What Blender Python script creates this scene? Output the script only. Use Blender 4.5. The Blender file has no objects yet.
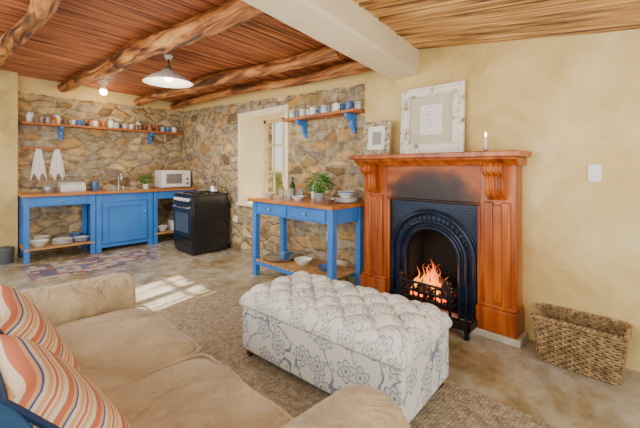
import bpy, bmesh, math, random
from mathutils import Vector, Matrix, Euler, noise
random.seed(7)
C = bpy.context.scene.collection
pi = math.pi

# ------------------------------------------------------------ materials
def nm(name):
    m = bpy.data.materials.new(name); m.use_nodes = True
    n = m.node_tree.nodes; l = m.node_tree.links
    return m, n, l, n["Principled BSDF"]

def ramp(n, stops, interp='LINEAR'):
    r = n.new('ShaderNodeValToRGB'); cr = r.color_ramp; cr.interpolation = interp
    while len(cr.elements) < len(stops): cr.elements.new(0.5)
    for e, (p, c) in zip(cr.elements, stops):
        e.position = p; e.color = (c[0], c[1], c[2], 1)
    return r

def pm(name, c1, c2=None, scale=(5, 5, 5), rough=0.6, metal=0.0, bump=0.0, detail=4, coord='Object', lo=0.35, hi=0.65, bscale=None, spec=0.5, bdist=0.01, sheen=0):
    m, n, l, b = nm(name)
    if c2 is None: c2 = tuple(x * 0.85 for x in c1)
    tc = n.new('ShaderNodeTexCoord'); mp = n.new('ShaderNodeMapping')
    mp.inputs['Scale'].default_value = scale
    if coord == 'World':
        g = n.new('ShaderNodeNewGeometry'); l.new(g.outputs['Position'], mp.inputs[0])
    else: l.new(tc.outputs[coord], mp.inputs[0])
    nz = n.new('ShaderNodeTexNoise'); nz.inputs['Scale'].default_value = 1; nz.inputs['Detail'].default_value = detail
    l.new(mp.outputs[0], nz.inputs['Vector'])
    r = ramp(n, [(lo, c1), (hi, c2)]); l.new(nz.outputs[0], r.inputs[0]); l.new(r.outputs[0], b.inputs['Base Color'])
    b.inputs['Roughness'].default_value = rough; b.inputs['Metallic'].default_value = metal
    b.inputs['Specular IOR Level'].default_value = spec
    if sheen: b.inputs['Sheen Weight'].default_value = sheen
    if bump > 0:
        bp = n.new('ShaderNodeBump'); bp.inputs['Strength'].default_value = bump; bp.inputs['Distance'].default_value = bdist
        if bscale:
            n2 = n.new('ShaderNodeTexNoise'); n2.inputs['Scale'].default_value = bscale; n2.inputs['Detail'].default_value = 3
            l.new(tc.outputs['Object'], n2.inputs['Vector']); l.new(n2.outputs[0], bp.inputs['Height'])
        else: l.new(nz.outputs[0], bp.inputs['Height'])
        l.new(bp.outputs[0], b.inputs['Normal'])
    return m

def emis(name, col, s):
    m, n, l, b = nm(name)
    b.inputs['Base Color'].default_value = (*col, 1); b.inputs['Emission Color'].default_value = (*col, 1)
    b.inputs['Emission Strength'].default_value = s
    return m

M = {}
M['blue'] = pm('blue_paint', (0.045, 0.23, 0.68), (0.035, 0.185, 0.58), (3, 3, 3), 0.42)
M['wood_top'] = pm('oiled_worktop_wood', (0.60, 0.22, 0.045), (0.40, 0.12, 0.02), (3, 30, 30), 0.3)
M['wood_topy'] = pm('oiled_table_wood', (0.60, 0.22, 0.045), (0.40, 0.12, 0.02), (30, 3, 30), 0.3)
M['shelfwood'] = pm('shelf_wood', (0.50, 0.16, 0.035), (0.28, 0.08, 0.018), (4, 4, 40), 0.5)
M['slatwood'] = pm('slat_wood', (0.60, 0.34, 0.13), (0.42, 0.22, 0.07), (12, 12, 40), 0.6)
M['white'] = pm('white_enamel', (0.85, 0.84, 0.80), (0.79, 0.78, 0.74), (3, 3, 3), 0.25)
M['cream'] = pm('cream_ceramic', (0.78, 0.72, 0.56), None, (4, 4, 4), 0.3)
M['mugblue'] = pm('blue_glaze', (0.05, 0.11, 0.30), (0.10, 0.20, 0.42), (20, 20, 20), 0.25)
M['mugstripe'] = pm('speckled_glaze', (0.75, 0.75, 0.72), (0.12, 0.22, 0.42), (1, 1, 60), 0.3, lo=.5, hi=.55)
M['mugbrown'] = pm('brown_glaze', (0.16, 0.07, 0.03), (0.30, 0.16, 0.08), (20, 20, 20), 0.3)
M['red'] = pm('red_lid', (0.6, 0.05, 0.03), None, (4, 4, 4), 0.35)
M['jam'] = pm('amber_jar', (0.45, 0.16, 0.03), (0.3, 0.09, 0.02), (10, 10, 10), 0.15)
M['black'] = pm('black_enamel', (0.008, 0.009, 0.012), (0.014, 0.015, 0.018), (3, 3, 3), 0.22)
M['iron'] = pm('cast_iron', (0.006, 0.012, 0.032), (0.014, 0.026, 0.060), (6, 6, 6), 0.33, 0.4, bump=0.15, bscale=60)
M['ironblack'] = pm('sooty_iron', (0.006, 0.006, 0.008), (0.018, 0.015, 0.013), (8, 8, 8), 0.5, 0.3)
M['soot'] = pm('sooted_brick', (0.006, 0.005, 0.004), (0.018, 0.012, 0.009), (9, 9, 9), 0.9)
M['chrome'] = pm('brushed_steel', (0.65, 0.66, 0.68), (0.5, 0.51, 0.53), (5, 5, 5), 0.22, 1.0)
M['dglass'] = pm('dark_oven_glass', (0.07, 0.085, 0.10), None, (3, 3, 3), 0.05)
M['navy'] = pm('navy_piping', (0.012, 0.035, 0.10), None, (5, 5, 5), 0.8)
M['bluecloth'] = pm('blue_cloth', (0.012, 0.15, 0.42), (0.01, 0.11, 0.33), (20, 20, 20), 0.85)
M['towel'] = pm('white_linen', (0.88, 0.86, 0.82), (0.80, 0.78, 0.74), (20, 20, 20), 0.9)
M['darkleg'] = pm('dark_stained_wood', (0.10, 0.02, 0.01), None, (10, 10, 3), 0.4)
M['wicker'] = pm('grey_wicker', (0.42, 0.27, 0.12), (0.15, 0.09, 0.035), (25, 25, 25), 0.75)
M['leaf'] = pm('basil_leaf', (0.04, 0.25, 0.02), (0.08, 0.40, 0.04), (15, 15, 15), 0.5)
M['soil'] = pm('soil', (0.04, 0.025, 0.015), None, (30, 30, 30), 0.95)
M['terra'] = pm('glazed_pot', (0.3, 0.32, 0.32), None, (5, 5, 5), 0.4)
M['candle'] = pm('candle_wax', (0.88, 0.84, 0.75), None, (5, 5, 5), 0.5)
M['paper'] = pm('paper', (0.88, 0.86, 0.80), (0.85, 0.83, 0.77), (5, 5, 5), 0.8)
M['ink'] = pm('pale_grey_ink', (0.35, 0.35, 0.33), None, (5, 5, 5), 0.8)
M['mat'] = pm('mat_board', (0.64, 0.60, 0.44), (0.56, 0.52, 0.37), (6, 6, 6), 0.85)
M['limewash'] = pm('distressed_white_wood', (0.86, 0.82, 0.72), (0.30, 0.20, 0.10), (14, 14, 14), 0.75, lo=.52, hi=.70, bump=0.3, detail=8)
M['bronze'] = pm('antique_gilt', (0.28, 0.19, 0.08), (0.62, 0.56, 0.42), (30, 30, 30), 0.5, lo=.4, hi=.6)
M['plastic'] = pm('white_plastic', (0.87, 0.86, 0.82), (0.85, 0.84, 0.80), (3, 3, 3), 0.35)
M['tin'] = pm('tin', (0.45, 0.46, 0.47), None, (6, 6, 6), 0.35, 0.9)
M['bottle'] = pm('green_bottle', (0.03, 0.08, 0.03), None, (4, 4, 4), 0.08)
M['oil'] = pm('oil_bottle', (0.35, 0.25, 0.05), None, (4, 4, 4), 0.08)
M['char'] = pm('charred_log', (0.02, 0.012, 0.01), (0.10, 0.05, 0.03), (10, 10, 10), 0.9, bump=.5)
M['hearthwhite'] = pm('pale_hearth_stone', (0.68, 0.62, 0.48), (0.42, 0.35, 0.25), (7, 7, 7), 0.7, bump=.3)
M['beam'] = pm('beam_plaster', (0.84, 0.74, 0.53), (0.76, 0.65, 0.44), (1.5, 1.5, 1.5), 0.85, bump=.3, bscale=12)
M['winwood'] = pm('window_paint', (0.66, 0.55, 0.36), (0.56, 0.45, 0.28), (6, 6, 6), 0.5)
M['reveal'] = pm('window_reveal_plaster', (0.88, 0.78, 0.56), (0.82, 0.71, 0.49), (3, 3, 3), 0.8)
M['grey'] = pm('grey_plastic', (0.10, 0.11, 0.12), None, (3, 3, 3), 0.5)
M['hedge'] = pm('hedge_leaves', (0.10, 0.20, 0.04), (0.30, 0.26, 0.13), (9, 9, 9), 0.9)
M['bulb'] = emis('bulb_glow', (1.0, 0.85, 0.6), 14)

# suede
m, n, l, b = nm('tan_suede')
tc = n.new('ShaderNodeTexCoord')
n1 = n.new('ShaderNodeTexNoise'); n1.inputs['Scale'].default_value = 3.2; n1.inputs['Detail'].default_value = 9; n1.inputs['Roughness'].default_value = .66; n1.inputs['Distortion'].default_value = .6; l.new(tc.outputs['Object'], n1.inputs['Vector'])
r = ramp(n, [(0.32, (.34, .235, .115)), (0.5, (.50, .375, .215)), (0.68, (.64, .51, .33))]); l.new(n1.outputs[0], r.inputs[0]); l.new(r.outputs[0], b.inputs['Base Color'])
n2 = n.new('ShaderNodeTexNoise'); n2.inputs['Scale'].default_value = 5; n2.inputs['Detail'].default_value = 5; n2.inputs['Distortion'].default_value = 1.6; l.new(tc.outputs['Object'], n2.inputs['Vector'])
bp = n.new('ShaderNodeBump'); bp.inputs['Strength'].default_value = .9; bp.inputs['Distance'].default_value = .05; l.new(n2.outputs[0], bp.inputs['Height']); l.new(bp.outputs[0], b.inputs['Normal'])
b.inputs['Roughness'].default_value = .85; b.inputs['Sheen Weight'].default_value = .2
M['sofa'] = m
# pole wood
m, n, l, b = nm('peeled_pole_wood')
tc = n.new('ShaderNodeTexCoord'); mp = n.new('ShaderNodeMapping'); mp.inputs['Scale'].default_value = (16, 1.8, 16); l.new(tc.outputs['Object'], mp.inputs[0])
n1 = n.new('ShaderNodeTexNoise'); n1.inputs['Scale'].default_value = 1; n1.inputs['Detail'].default_value = 8; n1.inputs['Distortion'].default_value = .9; l.new(mp.outputs[0], n1.inputs['Vector'])
r = ramp(n, [(0.36, (.035, .009, .002)), (0.47, (.22, .065, .012)), (0.57, (.44, .165, .035)), (0.74, (.66, .34, .11))]); l.new(n1.outputs[0], r.inputs[0]); l.new(r.outputs[0], b.inputs['Base Color'])
bp = n.new('ShaderNodeBump'); bp.inputs['Strength'].default_value = 1; bp.inputs['Distance'].default_value = .025; l.new(n1.outputs[0], bp.inputs['Height']); l.new(bp.outputs[0], b.inputs['Normal']); b.inputs['Roughness'].default_value = .55
M['pole'] = m

# clear glass
m, n, l, b = nm('clear_glass'); b.inputs['Base Color'].default_value = (0.9, 0.95, 0.95, 1); b.inputs['Transmission Weight'].default_value = 0.9; b.inputs['Roughness'].default_value = 0.05
M['glass'] = m
# flame
m, n, l, b = nm('flame_glow')
tc = n.new('ShaderNodeTexCoord'); sp = n.new('ShaderNodeSeparateXYZ'); l.new(tc.outputs['Generated'], sp.inputs[0])
r = ramp(n, [(0.0, (1, 0.48, 0.08)), (0.3, (1, 0.24, 0.018)), (0.7, (0.75, 0.07, 0.004)), (1.0, (0.35, 0.02, 0.002))]); l.new(sp.outputs[2], r.inputs[0])
l.new(r.outputs[0], b.inputs['Emission Color']); b.inputs['Base Color'].default_value = (.3, .1, .02, 1); b.inputs['Emission Strength'].default_value = 2.6
M['flame'] = m
M['ember'] = emis('ember_glow', (1.0, 0.13, 0.01), 3)

# plaster wall (ochre)
m, n, l, b = nm('ochre_plaster')
g = n.new('ShaderNodeNewGeometry')
n1 = n.new('ShaderNodeTexNoise'); n1.inputs['Scale'].default_value = 1.5; n1.inputs['Detail'].default_value = 10; n1.inputs['Roughness'].default_value = .68; n1.inputs['Distortion'].default_value = .4
l.new(g.outputs['Position'], n1.inputs['Vector'])
r = ramp(n, [(0.32, (.54, .37, .12)), (0.47, (.70, .52, .20)), (0.58, (.76, .595, .27)), (0.72, (.83, .72, .44))]); l.new(n1.outputs[0], r.inputs[0]); l.new(r.outputs[0], b.inputs['Base Color'])
b.inputs['Roughness'].default_value = .7
n2 = n.new('ShaderNodeTexNoise'); n2.inputs['Scale'].default_value = 9; n2.inputs['Detail'].default_value = 8; l.new(g.outputs['Position'], n2.inputs['Vector'])
bp = n.new('ShaderNodeBump'); bp.inputs['Strength'].default_value = .5; bp.inputs['Distance'].default_value = .02; l.new(n2.outputs[0], bp.inputs['Height']); l.new(bp.outputs[0], b.inputs['Normal'])
M['plaster'] = m

# stone
def stone(name):
    m, n, l, b = nm(name)
    g = n.new('ShaderNodeNewGeometry')
    nz = n.new('ShaderNodeTexNoise'); nz.inputs['Scale'].default_value = 4.5; nz.inputs['Detail'].default_value = 4; l.new(g.outputs['Position'], nz.inputs['Vector'])
    sub = n.new('ShaderNodeVectorMath'); sub.operation = 'SUBTRACT'; sub.inputs[1].default_value = (.5, .5, .5); l.new(nz.outputs['Color'], sub.inputs[0])
    sc = n.new('ShaderNodeVectorMath'); sc.operation = 'SCALE'; sc.inputs['Scale'].default_value = .09; l.new(sub.outputs[0], sc.inputs[0])
    ad = n.new('ShaderNodeVectorMath'); ad.operation = 'ADD'; l.new(g.outputs['Position'], ad.inputs[0]); l.new(sc.outputs[0], ad.inputs[1])
    mp = n.new('ShaderNodeMapping'); mp.inputs['Scale'].default_value = (3.7, 3.7, 8.4); l.new(ad.outputs[0], mp.inputs[0])
    v1 = n.new('ShaderNodeTexVoronoi'); v1.feature = 'F1'; v1.inputs['Scale'].default_value = 1; v1.inputs['Randomness'].default_value = .9; l.new(mp.outputs[0], v1.inputs['Vector'])
    v2 = n.new('ShaderNodeTexVoronoi'); v2.feature = 'DISTANCE_TO_EDGE'; v2.inputs['Scale'].default_value = 1; v2.inputs['Randomness'].default_value = .9; l.new(mp.outputs[0], v2.inputs['Vector'])
    s1 = n.new('ShaderNodeSeparateColor'); l.new(v1.outputs['Color'], s1.inputs[0])
    r = ramp(n, [(0.0, (.19, .12, .06)), (0.18, (.46, .30, .12)), (0.34, (.31, .27, .215)), (0.5, (.56, .41, .20)), (0.62, (.25, .205, .165)), (0.74, (.40, .35, .28)), (0.86, (.50, .29, .10)), (1.0, (.68, .55, .34))])
    l.new(s1.outputs[0], r.inputs[0])
    n3 = n.new('ShaderNodeTexNoise'); n3.inputs['Scale'].default_value = 12; n3.inputs['Detail'].default_value = 9; n3.inputs['Roughness'].default_value = .65; l.new(g.outputs['Position'], n3.inputs['Vector'])
    r3 = ramp(n, [(0.3, (.58, .57, .55)), (0.7, (1.4, 1.34, 1.22))]); l.new(n3.outputs[0], r3.inputs[0])
    mu = n.new('ShaderNodeMix'); mu.data_type = 'RGBA'; mu.blend_type = 'MULTIPLY'; mu.inputs[0].default_value = 1; l.new(r.outputs[0], mu.inputs[6]); l.new(r3.outputs[0], mu.inputs[7])
    rm = ramp(n, [(0.04, (1, 1, 1)), (0.11, (0, 0, 0))]); l.new(v2.outputs['Distance'], rm.inputs[0])
    mx = n.new('ShaderNodeMix'); mx.data_type = 'RGBA'; l.new(rm.outputs[0], mx.inputs[0]); l.new(mu.outputs[2], mx.inputs[6])
    r4 = ramp(n, [(0.38, (.24, .17, .09)), (0.58, (.56, .44, .26))]); l.new(n3.outputs[0], r4.inputs[0]); l.new(r4.outputs[0], mx.inputs[7])
    sp = n.new('ShaderNodeSeparateXYZ'); l.new(g.outputs['Position'], sp.inputs[0])
    my = n.new('ShaderNodeMath'); my.operation = 'MULTIPLY_ADD'; my.inputs[1].default_value = -0.0465; my.inputs[2].default_value = -(2.12 - 0.0465 * 2.2); l.new(sp.outputs[1], my.inputs[0])
    az = n.new('ShaderNodeMath'); az.operation = 'ADD'; l.new(sp.outputs[2], az.inputs[0]); l.new(my.outputs[0], az.inputs[1])
    nn = n.new('ShaderNodeMath'); nn.operation = 'MULTIPLY_ADD'; nn.inputs[1].default_value = .10; nn.inputs[2].default_value = -.05; l.new(n3.outputs[0], nn.inputs[0])
    a2 = n.new('ShaderNodeMath'); a2.operation = 'ADD'; l.new(az.outputs[0], a2.inputs[0]); l.new(nn.outputs[0], a2.inputs[1])
    gt = n.new('ShaderNodeMath'); gt.operation = 'GREATER_THAN'; gt.inputs[1].default_value = 0; l.new(a2.outputs[0], gt.inputs[0])
    m2 = n.new('ShaderNodeMix'); m2.data_type = 'RGBA'; l.new(gt.outputs[0], m2.inputs[0]); l.new(mx.outputs[2], m2.inputs[6]); m2.inputs[7].default_value = (.68, .49, .19, 1)
    l.new(m2.outputs[2], b.inputs['Base Color']); b.inputs['Roughness'].default_value = .85
    rb = ramp(n, [(0.0, (0, 0, 0)), (0.16, (1, 1, 1))]); l.new(v2.outputs['Distance'], rb.inputs[0])
    hb = n.new('ShaderNodeMath'); hb.operation = 'MULTIPLY_ADD'; hb.inputs[1].default_value = .6; l.new(n3.outputs[0], hb.inputs[0]); l.new(rb.outputs[0], hb.inputs[2])
    iv = n.new('ShaderNodeMath'); iv.operation = 'SUBTRACT'; iv.inputs[0].default_value = 1; l.new(gt.outputs[0], iv.inputs[1])
    h2 = n.new('ShaderNodeMath'); h2.operation = 'MULTIPLY'; l.new(hb.outputs[0], h2.inputs[0]); l.new(iv.outputs[0], h2.inputs[1])
    bp = n.new('ShaderNodeBump'); bp.inputs['Strength'].default_value = .8; bp.inputs['Distance'].default_value = .03; l.new(h2.outputs[0], bp.inputs['Height']); l.new(bp.outputs[0], b.inputs['Normal'])
    return m
M['stone'] = stone('rubble_stone')

# floor
m, n, l, b = nm('worn_screed')
g = n.new('ShaderNodeNewGeometry')
n1 = n.new('ShaderNodeTexNoise'); n1.inputs['Scale'].default_value = 1.3; n1.inputs['Detail'].default_value = 12; n1.inputs['Roughness'].default_value = .7; n1.inputs['Distortion'].default_value = .8; l.new(g.outputs['Position'], n1.inputs['Vector'])
r = ramp(n, [(0.33, (.20, .145, .065)), (0.43, (.33, .26, .145)), (0.5, (.40, .345, .24)), (0.57, (.45, .41, .33)), (0.7, (.58, .55, .47))]); l.new(n1.outputs[0], r.inputs[0])
n2 = n.new('ShaderNodeTexNoise'); n2.inputs['Scale'].default_value = 7; n2.inputs['Detail'].default_value = 10; n2.inputs['Roughness'].default_value = .6; l.new(g.outputs['Position'], n2.inputs['Vector'])
r2 = ramp(n, [(0.35, (.74, .71, .64)), (0.65, (1.12, 1.12, 1.12))]); l.new(n2.outputs[0], r2.inputs[0])
mu = n.new('ShaderNodeMix'); mu.data_type = 'RGBA'; mu.blend_type = 'MULTIPLY'; mu.inputs[0].default_value = 1; l.new(r.outputs[0], mu.inputs[6]); l.new(r2.outputs[0], mu.inputs[7]); l.new(mu.outputs[2], b.inputs['Base Color'])
r3 = ramp(n, [(0.3, (.12, .12, .12)), (0.7, (.38, .38, .38))]); l.new(n2.outputs[0], r3.inputs[0]); l.new(r3.outputs[0], b.inputs['Roughness'])
bp = n.new('ShaderNodeBump'); bp.inputs['Strength'].default_value = .2; bp.inputs['Distance'].default_value = .01; l.new(n2.outputs[0], bp.inputs['Height']); l.new(bp.outputs[0], b.inputs['Normal'])
M['floor'] = m

# reeds
def reed(name, stops, sc):
    m, n, l, b = nm(name)
    g = n.new('ShaderNodeNewGeometry'); mp = n.new('ShaderNodeMapping'); mp.inputs['Scale'].default_value = sc; l.new(g.outputs['Position'], mp.inputs[0])
    nz = n.new('ShaderNodeTexNoise'); nz.inputs['Scale'].default_value = 1; nz.inputs['Detail'].default_value = 3; l.new(mp.outputs[0], nz.inputs['Vector'])
    r = ramp(n, stops); l.new(nz.outputs[0], r.inputs[0]); l.new(r.outputs[0], b.inputs['Base Color']); b.inputs['Roughness'].default_value = .5
    return m
M['reedx'] = reed('kitchen_reeds', [(0.32, (.06, .012, .003)), (0.48, (.27, .070, .016)), (0.7, (.50, .18, .05))], (1.5, 30, 4))
M['reedy'] = reed('living_reeds', [(0.34, (.08, .025, .005)), (0.48, (.44, .21, .05)), (0.7, (.76, .47, .16))], (36, 1.6, 4))

def mantelwood(soot):
    m, n, l, b = nm('mantel_pine_soot' if soot else 'mantel_pine')
    g = n.new('ShaderNodeNewGeometry'); mp = n.new('ShaderNodeMapping'); mp.inputs['Scale'].default_value = (14, 14, 1.6) if not soot else (14, 2, 14); l.new(g.outputs['Position'], mp.inputs[0])
    nz = n.new('ShaderNodeTexNoise'); nz.inputs['Scale'].default_value = 1; nz.inputs['Detail'].default_value = 5; l.new(mp.outputs[0], nz.inputs['Vector'])
    r = ramp(n, [(0.3, (.19, .032, .003)), (0.5, (.39, .082, .008)), (0.72, (.58, .155, .018))]); l.new(nz.outputs[0], r.inputs[0])
    if soot:
        sp = n.new('ShaderNodeSeparateXYZ'); l.new(g.outputs['Position'], sp.inputs[0])
        def mth(op, a, bb, c=None):
            k = n.new('ShaderNodeMath'); k.operation = op
            for i, x in enumerate((a, bb, c)):
                if x is None: continue
                if isinstance(x, (int, float)): k.inputs[i].default_value = x
                else: l.new(x, k.inputs[i])
            return k.outputs[0]
        dy_ = mth('ABSOLUTE', mth('SUBTRACT', sp.outputs[1], 1.42), None)
        dz_ = mth('SUBTRACT', sp.outputs[2], .95)
        e = mth('ADD', mth('POWER', mth('DIVIDE', dy_, .46), 2.0), mth('POWER', mth('DIVIDE', dz_, .33), 2.0))
        n4 = n.new('ShaderNodeTexNoise'); n4.inputs['Scale'].default_value = 7; n4.inputs['Detail'].default_value = 5; l.new(g.outputs['Position'], n4.inputs['Vector'])
        e = mth('ADD', e, mth('MULTIPLY_ADD', n4.outputs[0], .7, -.35))
        rr = ramp(n, [(0.0, (1, 1, 1)), (.40, (.97, .97, .97)), (.65, (.8, .8, .8)), (1.0, (0, 0, 0))]); l.new(e, rr.inputs[0])
        mx = n.new('ShaderNodeMix'); mx.data_type = 'RGBA'; l.new(rr.outputs[0], mx.inputs[0]); l.new(r.outputs[0], mx.inputs[6]); mx.inputs[7].default_value = (.012, .006, .007, 1)
        l.new(mx.outputs[2], b.inputs['Base Color'])
    else: l.new(r.outputs[0], b.inputs['Base Color'])
    b.inputs['Roughness'].default_value = .30 if not soot else .45
    return m
M['mantel'] = mantelwood(False); M['mantelsoot'] = mantelwood(True)

# floral fabric
def floral(nm_, base, ink, amt):
    m, n, l, b = nm(nm_)
    uv = n.new('ShaderNodeTexCoord')
    mp = n.new('ShaderNodeMapping'); mp.inputs['Scale'].default_value = (6.4, 6.4, 6.4); l.new(uv.outputs['UV'], mp.inputs[0])
    v = n.new('ShaderNodeTexVoronoi'); v.voronoi_dimensions = '2D'; v.inputs['Scale'].default_value = 1; v.inputs['Randomness'].default_value = .6; l.new(mp.outputs[0], v.inputs['Vector'])
    d = n.new('ShaderNodeVectorMath'); d.operation = 'SUBTRACT'; l.new(mp.outputs[0], d.inputs[0]); l.new(v.outputs['Position'], d.inputs[1])
    s = n.new('ShaderNodeSeparateXYZ'); l.new(d.outputs[0], s.inputs[0])
    def mth(op, a, bb=None, c=None):
        k = n.new('ShaderNodeMath'); k.operation = op
        for i, x in enumerate((a, bb, c)):
            if x is None: continue
            if isinstance(x, (int, float)): k.inputs[i].default_value = x
            else: l.new(x, k.inputs[i])
        return k.outputs[0]
    at = mth('ARCTAN2', s.outputs[1], s.outputs[0])
    rad = mth('POWER', mth('ADD', mth('MULTIPLY', s.outputs[0], s.outputs[0]), mth('MULTIPLY', s.outputs[1], s.outputs[1])), .5)
    pet = mth('ABSOLUTE', mth('SINE', mth('MULTIPLY', at, 3.0)))
    pet2 = mth('ABSOLUTE', mth('SINE', mth('MULTIPLY', at, 4.0)))
    def line(base_, amp, w, pp):
        rr = mth('MULTIPLY_ADD', pp, amp, base_)
        return mth('LESS_THAN', mth('ABSOLUTE', mth('SUBTRACT', rad, rr)), w)
    a = line(.24, .13, .024, pet); c = line(.13, .07, .020, pet2); e = mth('LESS_THAN', rad, .06)
    inside = mth('MULTIPLY', mth('LESS_THAN', rad, mth('MULTIPLY_ADD', pet, .13, .24)), .16)
    nz = n.new('ShaderNodeTexNoise'); nz.noise_dimensions = '2D'; nz.inputs['Scale'].default_value = .8; nz.inputs['Detail'].default_value = .3; l.new(mp.outputs[0], nz.inputs['Vector'])
    out = mth('GREATER_THAN', rad, .36)
    st = mth('MULTIPLY', mth('LESS_THAN', mth('ABSOLUTE', mth('SUBTRACT', nz.outputs[0], .5)), .013), out)
    v3 = n.new('ShaderNodeTexVoronoi'); v3.voronoi_dimensions = '2D'; v3.inputs['Scale'].default_value = 3.1; l.new(mp.outputs[0], v3.inputs['Vector'])
    near = mth('LESS_THAN', mth('ABSOLUTE', mth('SUBTRACT', nz.outputs[0], .5)), .10)
    lf = mth('MULTIPLY', mth('MULTIPLY', mth('LESS_THAN', v3.outputs['Distance'], .24), near), out)
    tot = mth('MINIMUM', mth('ADD', mth('ADD', a, c), mth('ADD', mth('ADD', st, e), mth('ADD', inside, mth('MULTIPLY', lf, .6)))), 1)
    mx = n.new('ShaderNodeMix'); mx.data_type = 'RGBA'; l.new(mth('MULTIPLY', tot, amt), mx.inputs[0]); mx.inputs[6].default_value = (*base, 1); mx.inputs[7].default_value = (*ink, 1)
    l.new(mx.outputs[2], b.inputs['Base Color']); b.inputs['Roughness'].default_value = .85
    return m
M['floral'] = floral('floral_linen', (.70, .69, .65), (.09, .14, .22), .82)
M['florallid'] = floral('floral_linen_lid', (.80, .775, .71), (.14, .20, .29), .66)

# striped cushion
m, n, l, b = nm('striped_cotton')
tc = n.new('ShaderNodeTexCoord'); sp = n.new('ShaderNodeSeparateXYZ'); l.new(tc.outputs['Object'], sp.inputs[0])
k = n.new('ShaderNodeMath'); k.operation = 'MULTIPLY_ADD'; k.inputs[1].default_value = 11.0; k.inputs[2].default_value = 20.2; l.new(sp.outputs[0], k.inputs[0])
f = n.new('ShaderNodeMath'); f.operation = 'FRACT'; l.new(k.outputs[0], f.inputs[0])
cr = (.80, .64, .46); rd = (.58, .16, .07); bl = (.05, .10, .28); tn = (.72, .38, .18)
r = ramp(n, [(0, cr), (.14, rd), (.32, tn), (.42, bl), (.48, cr), (.58, tn), (.70, cr), (.76, rd), (.84, cr), (.9, tn)], 'CONSTANT'); l.new(f.outputs[0], r.inputs[0]); l.new(r.outputs[0], b.inputs['Base Color']); b.inputs['Roughness'].default_value = .85
M['stripe'] = m

# kelim
m, n, l, b = nm('kelim_weave')
g = n.new('ShaderNodeNewGeometry')
ck = n.new('ShaderNodeTexVoronoi'); ck.distance = 'MANHATTAN'; ck.inputs['Scale'].default_value = 13; ck.inputs['Randomness'].default_value = .3; l.new(g.outputs['Position'], ck.inputs['Vector'])
s1 = n.new('ShaderNodeSeparateColor'); l.new(ck.outputs['Color'], s1.inputs[0])
r = ramp(n, [(0, (.12, .10, .16)), (.3, (.40, .32, .26)), (.5, (.32, .12, .10)), (.62, (.46, .38, .30)), (.85, (.18, .18, .24))], 'CONSTANT'); l.new(s1.outputs[0], r.inputs[0]); l.new(r.outputs[0], b.inputs['Base Color']); b.inputs['Roughness'].default_value = .95
M['kelim'] = m
# jute
m, n, l, b = nm('jute_weave')
g = n.new('ShaderNodeNewGeometry')
v = n.new('ShaderNodeTexVoronoi'); v.inputs['Scale'].default_value = 55; v.inputs['Randomness'].default_value = .4; l.new(g.outputs['Position'], v.inputs['Vector'])
nz = n.new('ShaderNodeTexNoise'); nz.inputs['Scale'].default_value = 26; nz.inputs['Detail'].default_value = 5; l.new(g.outputs['Position'], nz.inputs['Vector'])
r = ramp(n, [(0.3, (.30, .235, .15)), (0.7, (.62, .53, .39))]); l.new(nz.outputs[0], r.inputs[0])
r2 = ramp(n, [(0.1, (1.15, 1.15, 1.15)), (0.7, (.6, .57, .52))]); l.new(v.outputs['Distance'], r2.inputs[0])
mu = n.new('ShaderNodeMix'); mu.data_type = 'RGBA'; mu.blend_type = 'MULTIPLY'; mu.inputs[0].default_value = 1; l.new(r.outputs[0], mu.inputs[6]); l.new(r2.outputs[0], mu.inputs[7]); l.new(mu.outputs[2], b.inputs['Base Color'])
b.inputs['Roughness'].default_value = .95
bp = n.new('ShaderNodeBump'); bp.invert = True; bp.inputs['Strength'].default_value = .8; bp.inputs['Distance'].default_value = .008; l.new(v.outputs['Distance'], bp.inputs['Height']); l.new(bp.outputs[0], b.inputs['Normal'])
M['jute'] = m

# ------------------------------------------------------------ geometry helpers
def B(): return bmesh.new()
def box(bm, x0, y0, z0, x1, y1, z1):
    vs = [bm.verts.new(p) for p in ((x0, y0, z0), (x1, y0, z0), (x1, y1, z0), (x0, y1, z0), (x0, y0, z1), (x1, y0, z1), (x1, y1, z1), (x0, y1, z1))]
    for f in ((0, 3, 2, 1), (4, 5, 6, 7), (0, 1, 5, 4), (1, 2, 6, 5), (2, 3, 7, 6), (3, 0, 4, 7)): bm.faces.new([vs[i] for i in f])
    return bm
def tube(bm, pts, r, seg=8, closed=False):
    pts = [Vector(p) for p in pts]; N = len(pts)
    rs = r if isinstance(r, (list, tuple)) else [r] * N
    nv = None; rings = []
    for i, p in enumerate(pts):
        if closed: t = pts[(i + 1) % N] - pts[i - 1]
        else: t = pts[min(i + 1, N - 1)] - pts[max(i - 1, 0)]
        if t.length < 1e-9: t = Vector((0, 0, 1))
        t.normalize()
        if nv is None:
            ref = Vector((0, 0, 1)) if abs(t.z) < .9 else Vector((1, 0, 0)); nv = t.cross(ref).normalized()
        else:
            nv = (nv - t * nv.dot(t)).normalized()
        bn = t.cross(nv)
        rings.append([bm.verts.new(p + (nv * math.cos(2 * pi * k / seg) + bn * math.sin(2 * pi * k / seg)) * rs[i]) for k in range(seg)])
    for i in range(N if closed else N - 1):
        a, c = rings[i], rings[(i + 1) % N]
        for k in range(seg): bm.faces.new((a[k], a[(k + 1) % seg], c[(k + 1) % seg], c[k]))
    if not closed:
        bm.faces.new(rings[0][::-1]); bm.faces.new(rings[-1])
    return bm
def cyl(bm, p0, p1, r0, r1=None, seg=20): return tube(bm, [p0, p1], [r0, r0 if r1 is None else r1], seg)
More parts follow.
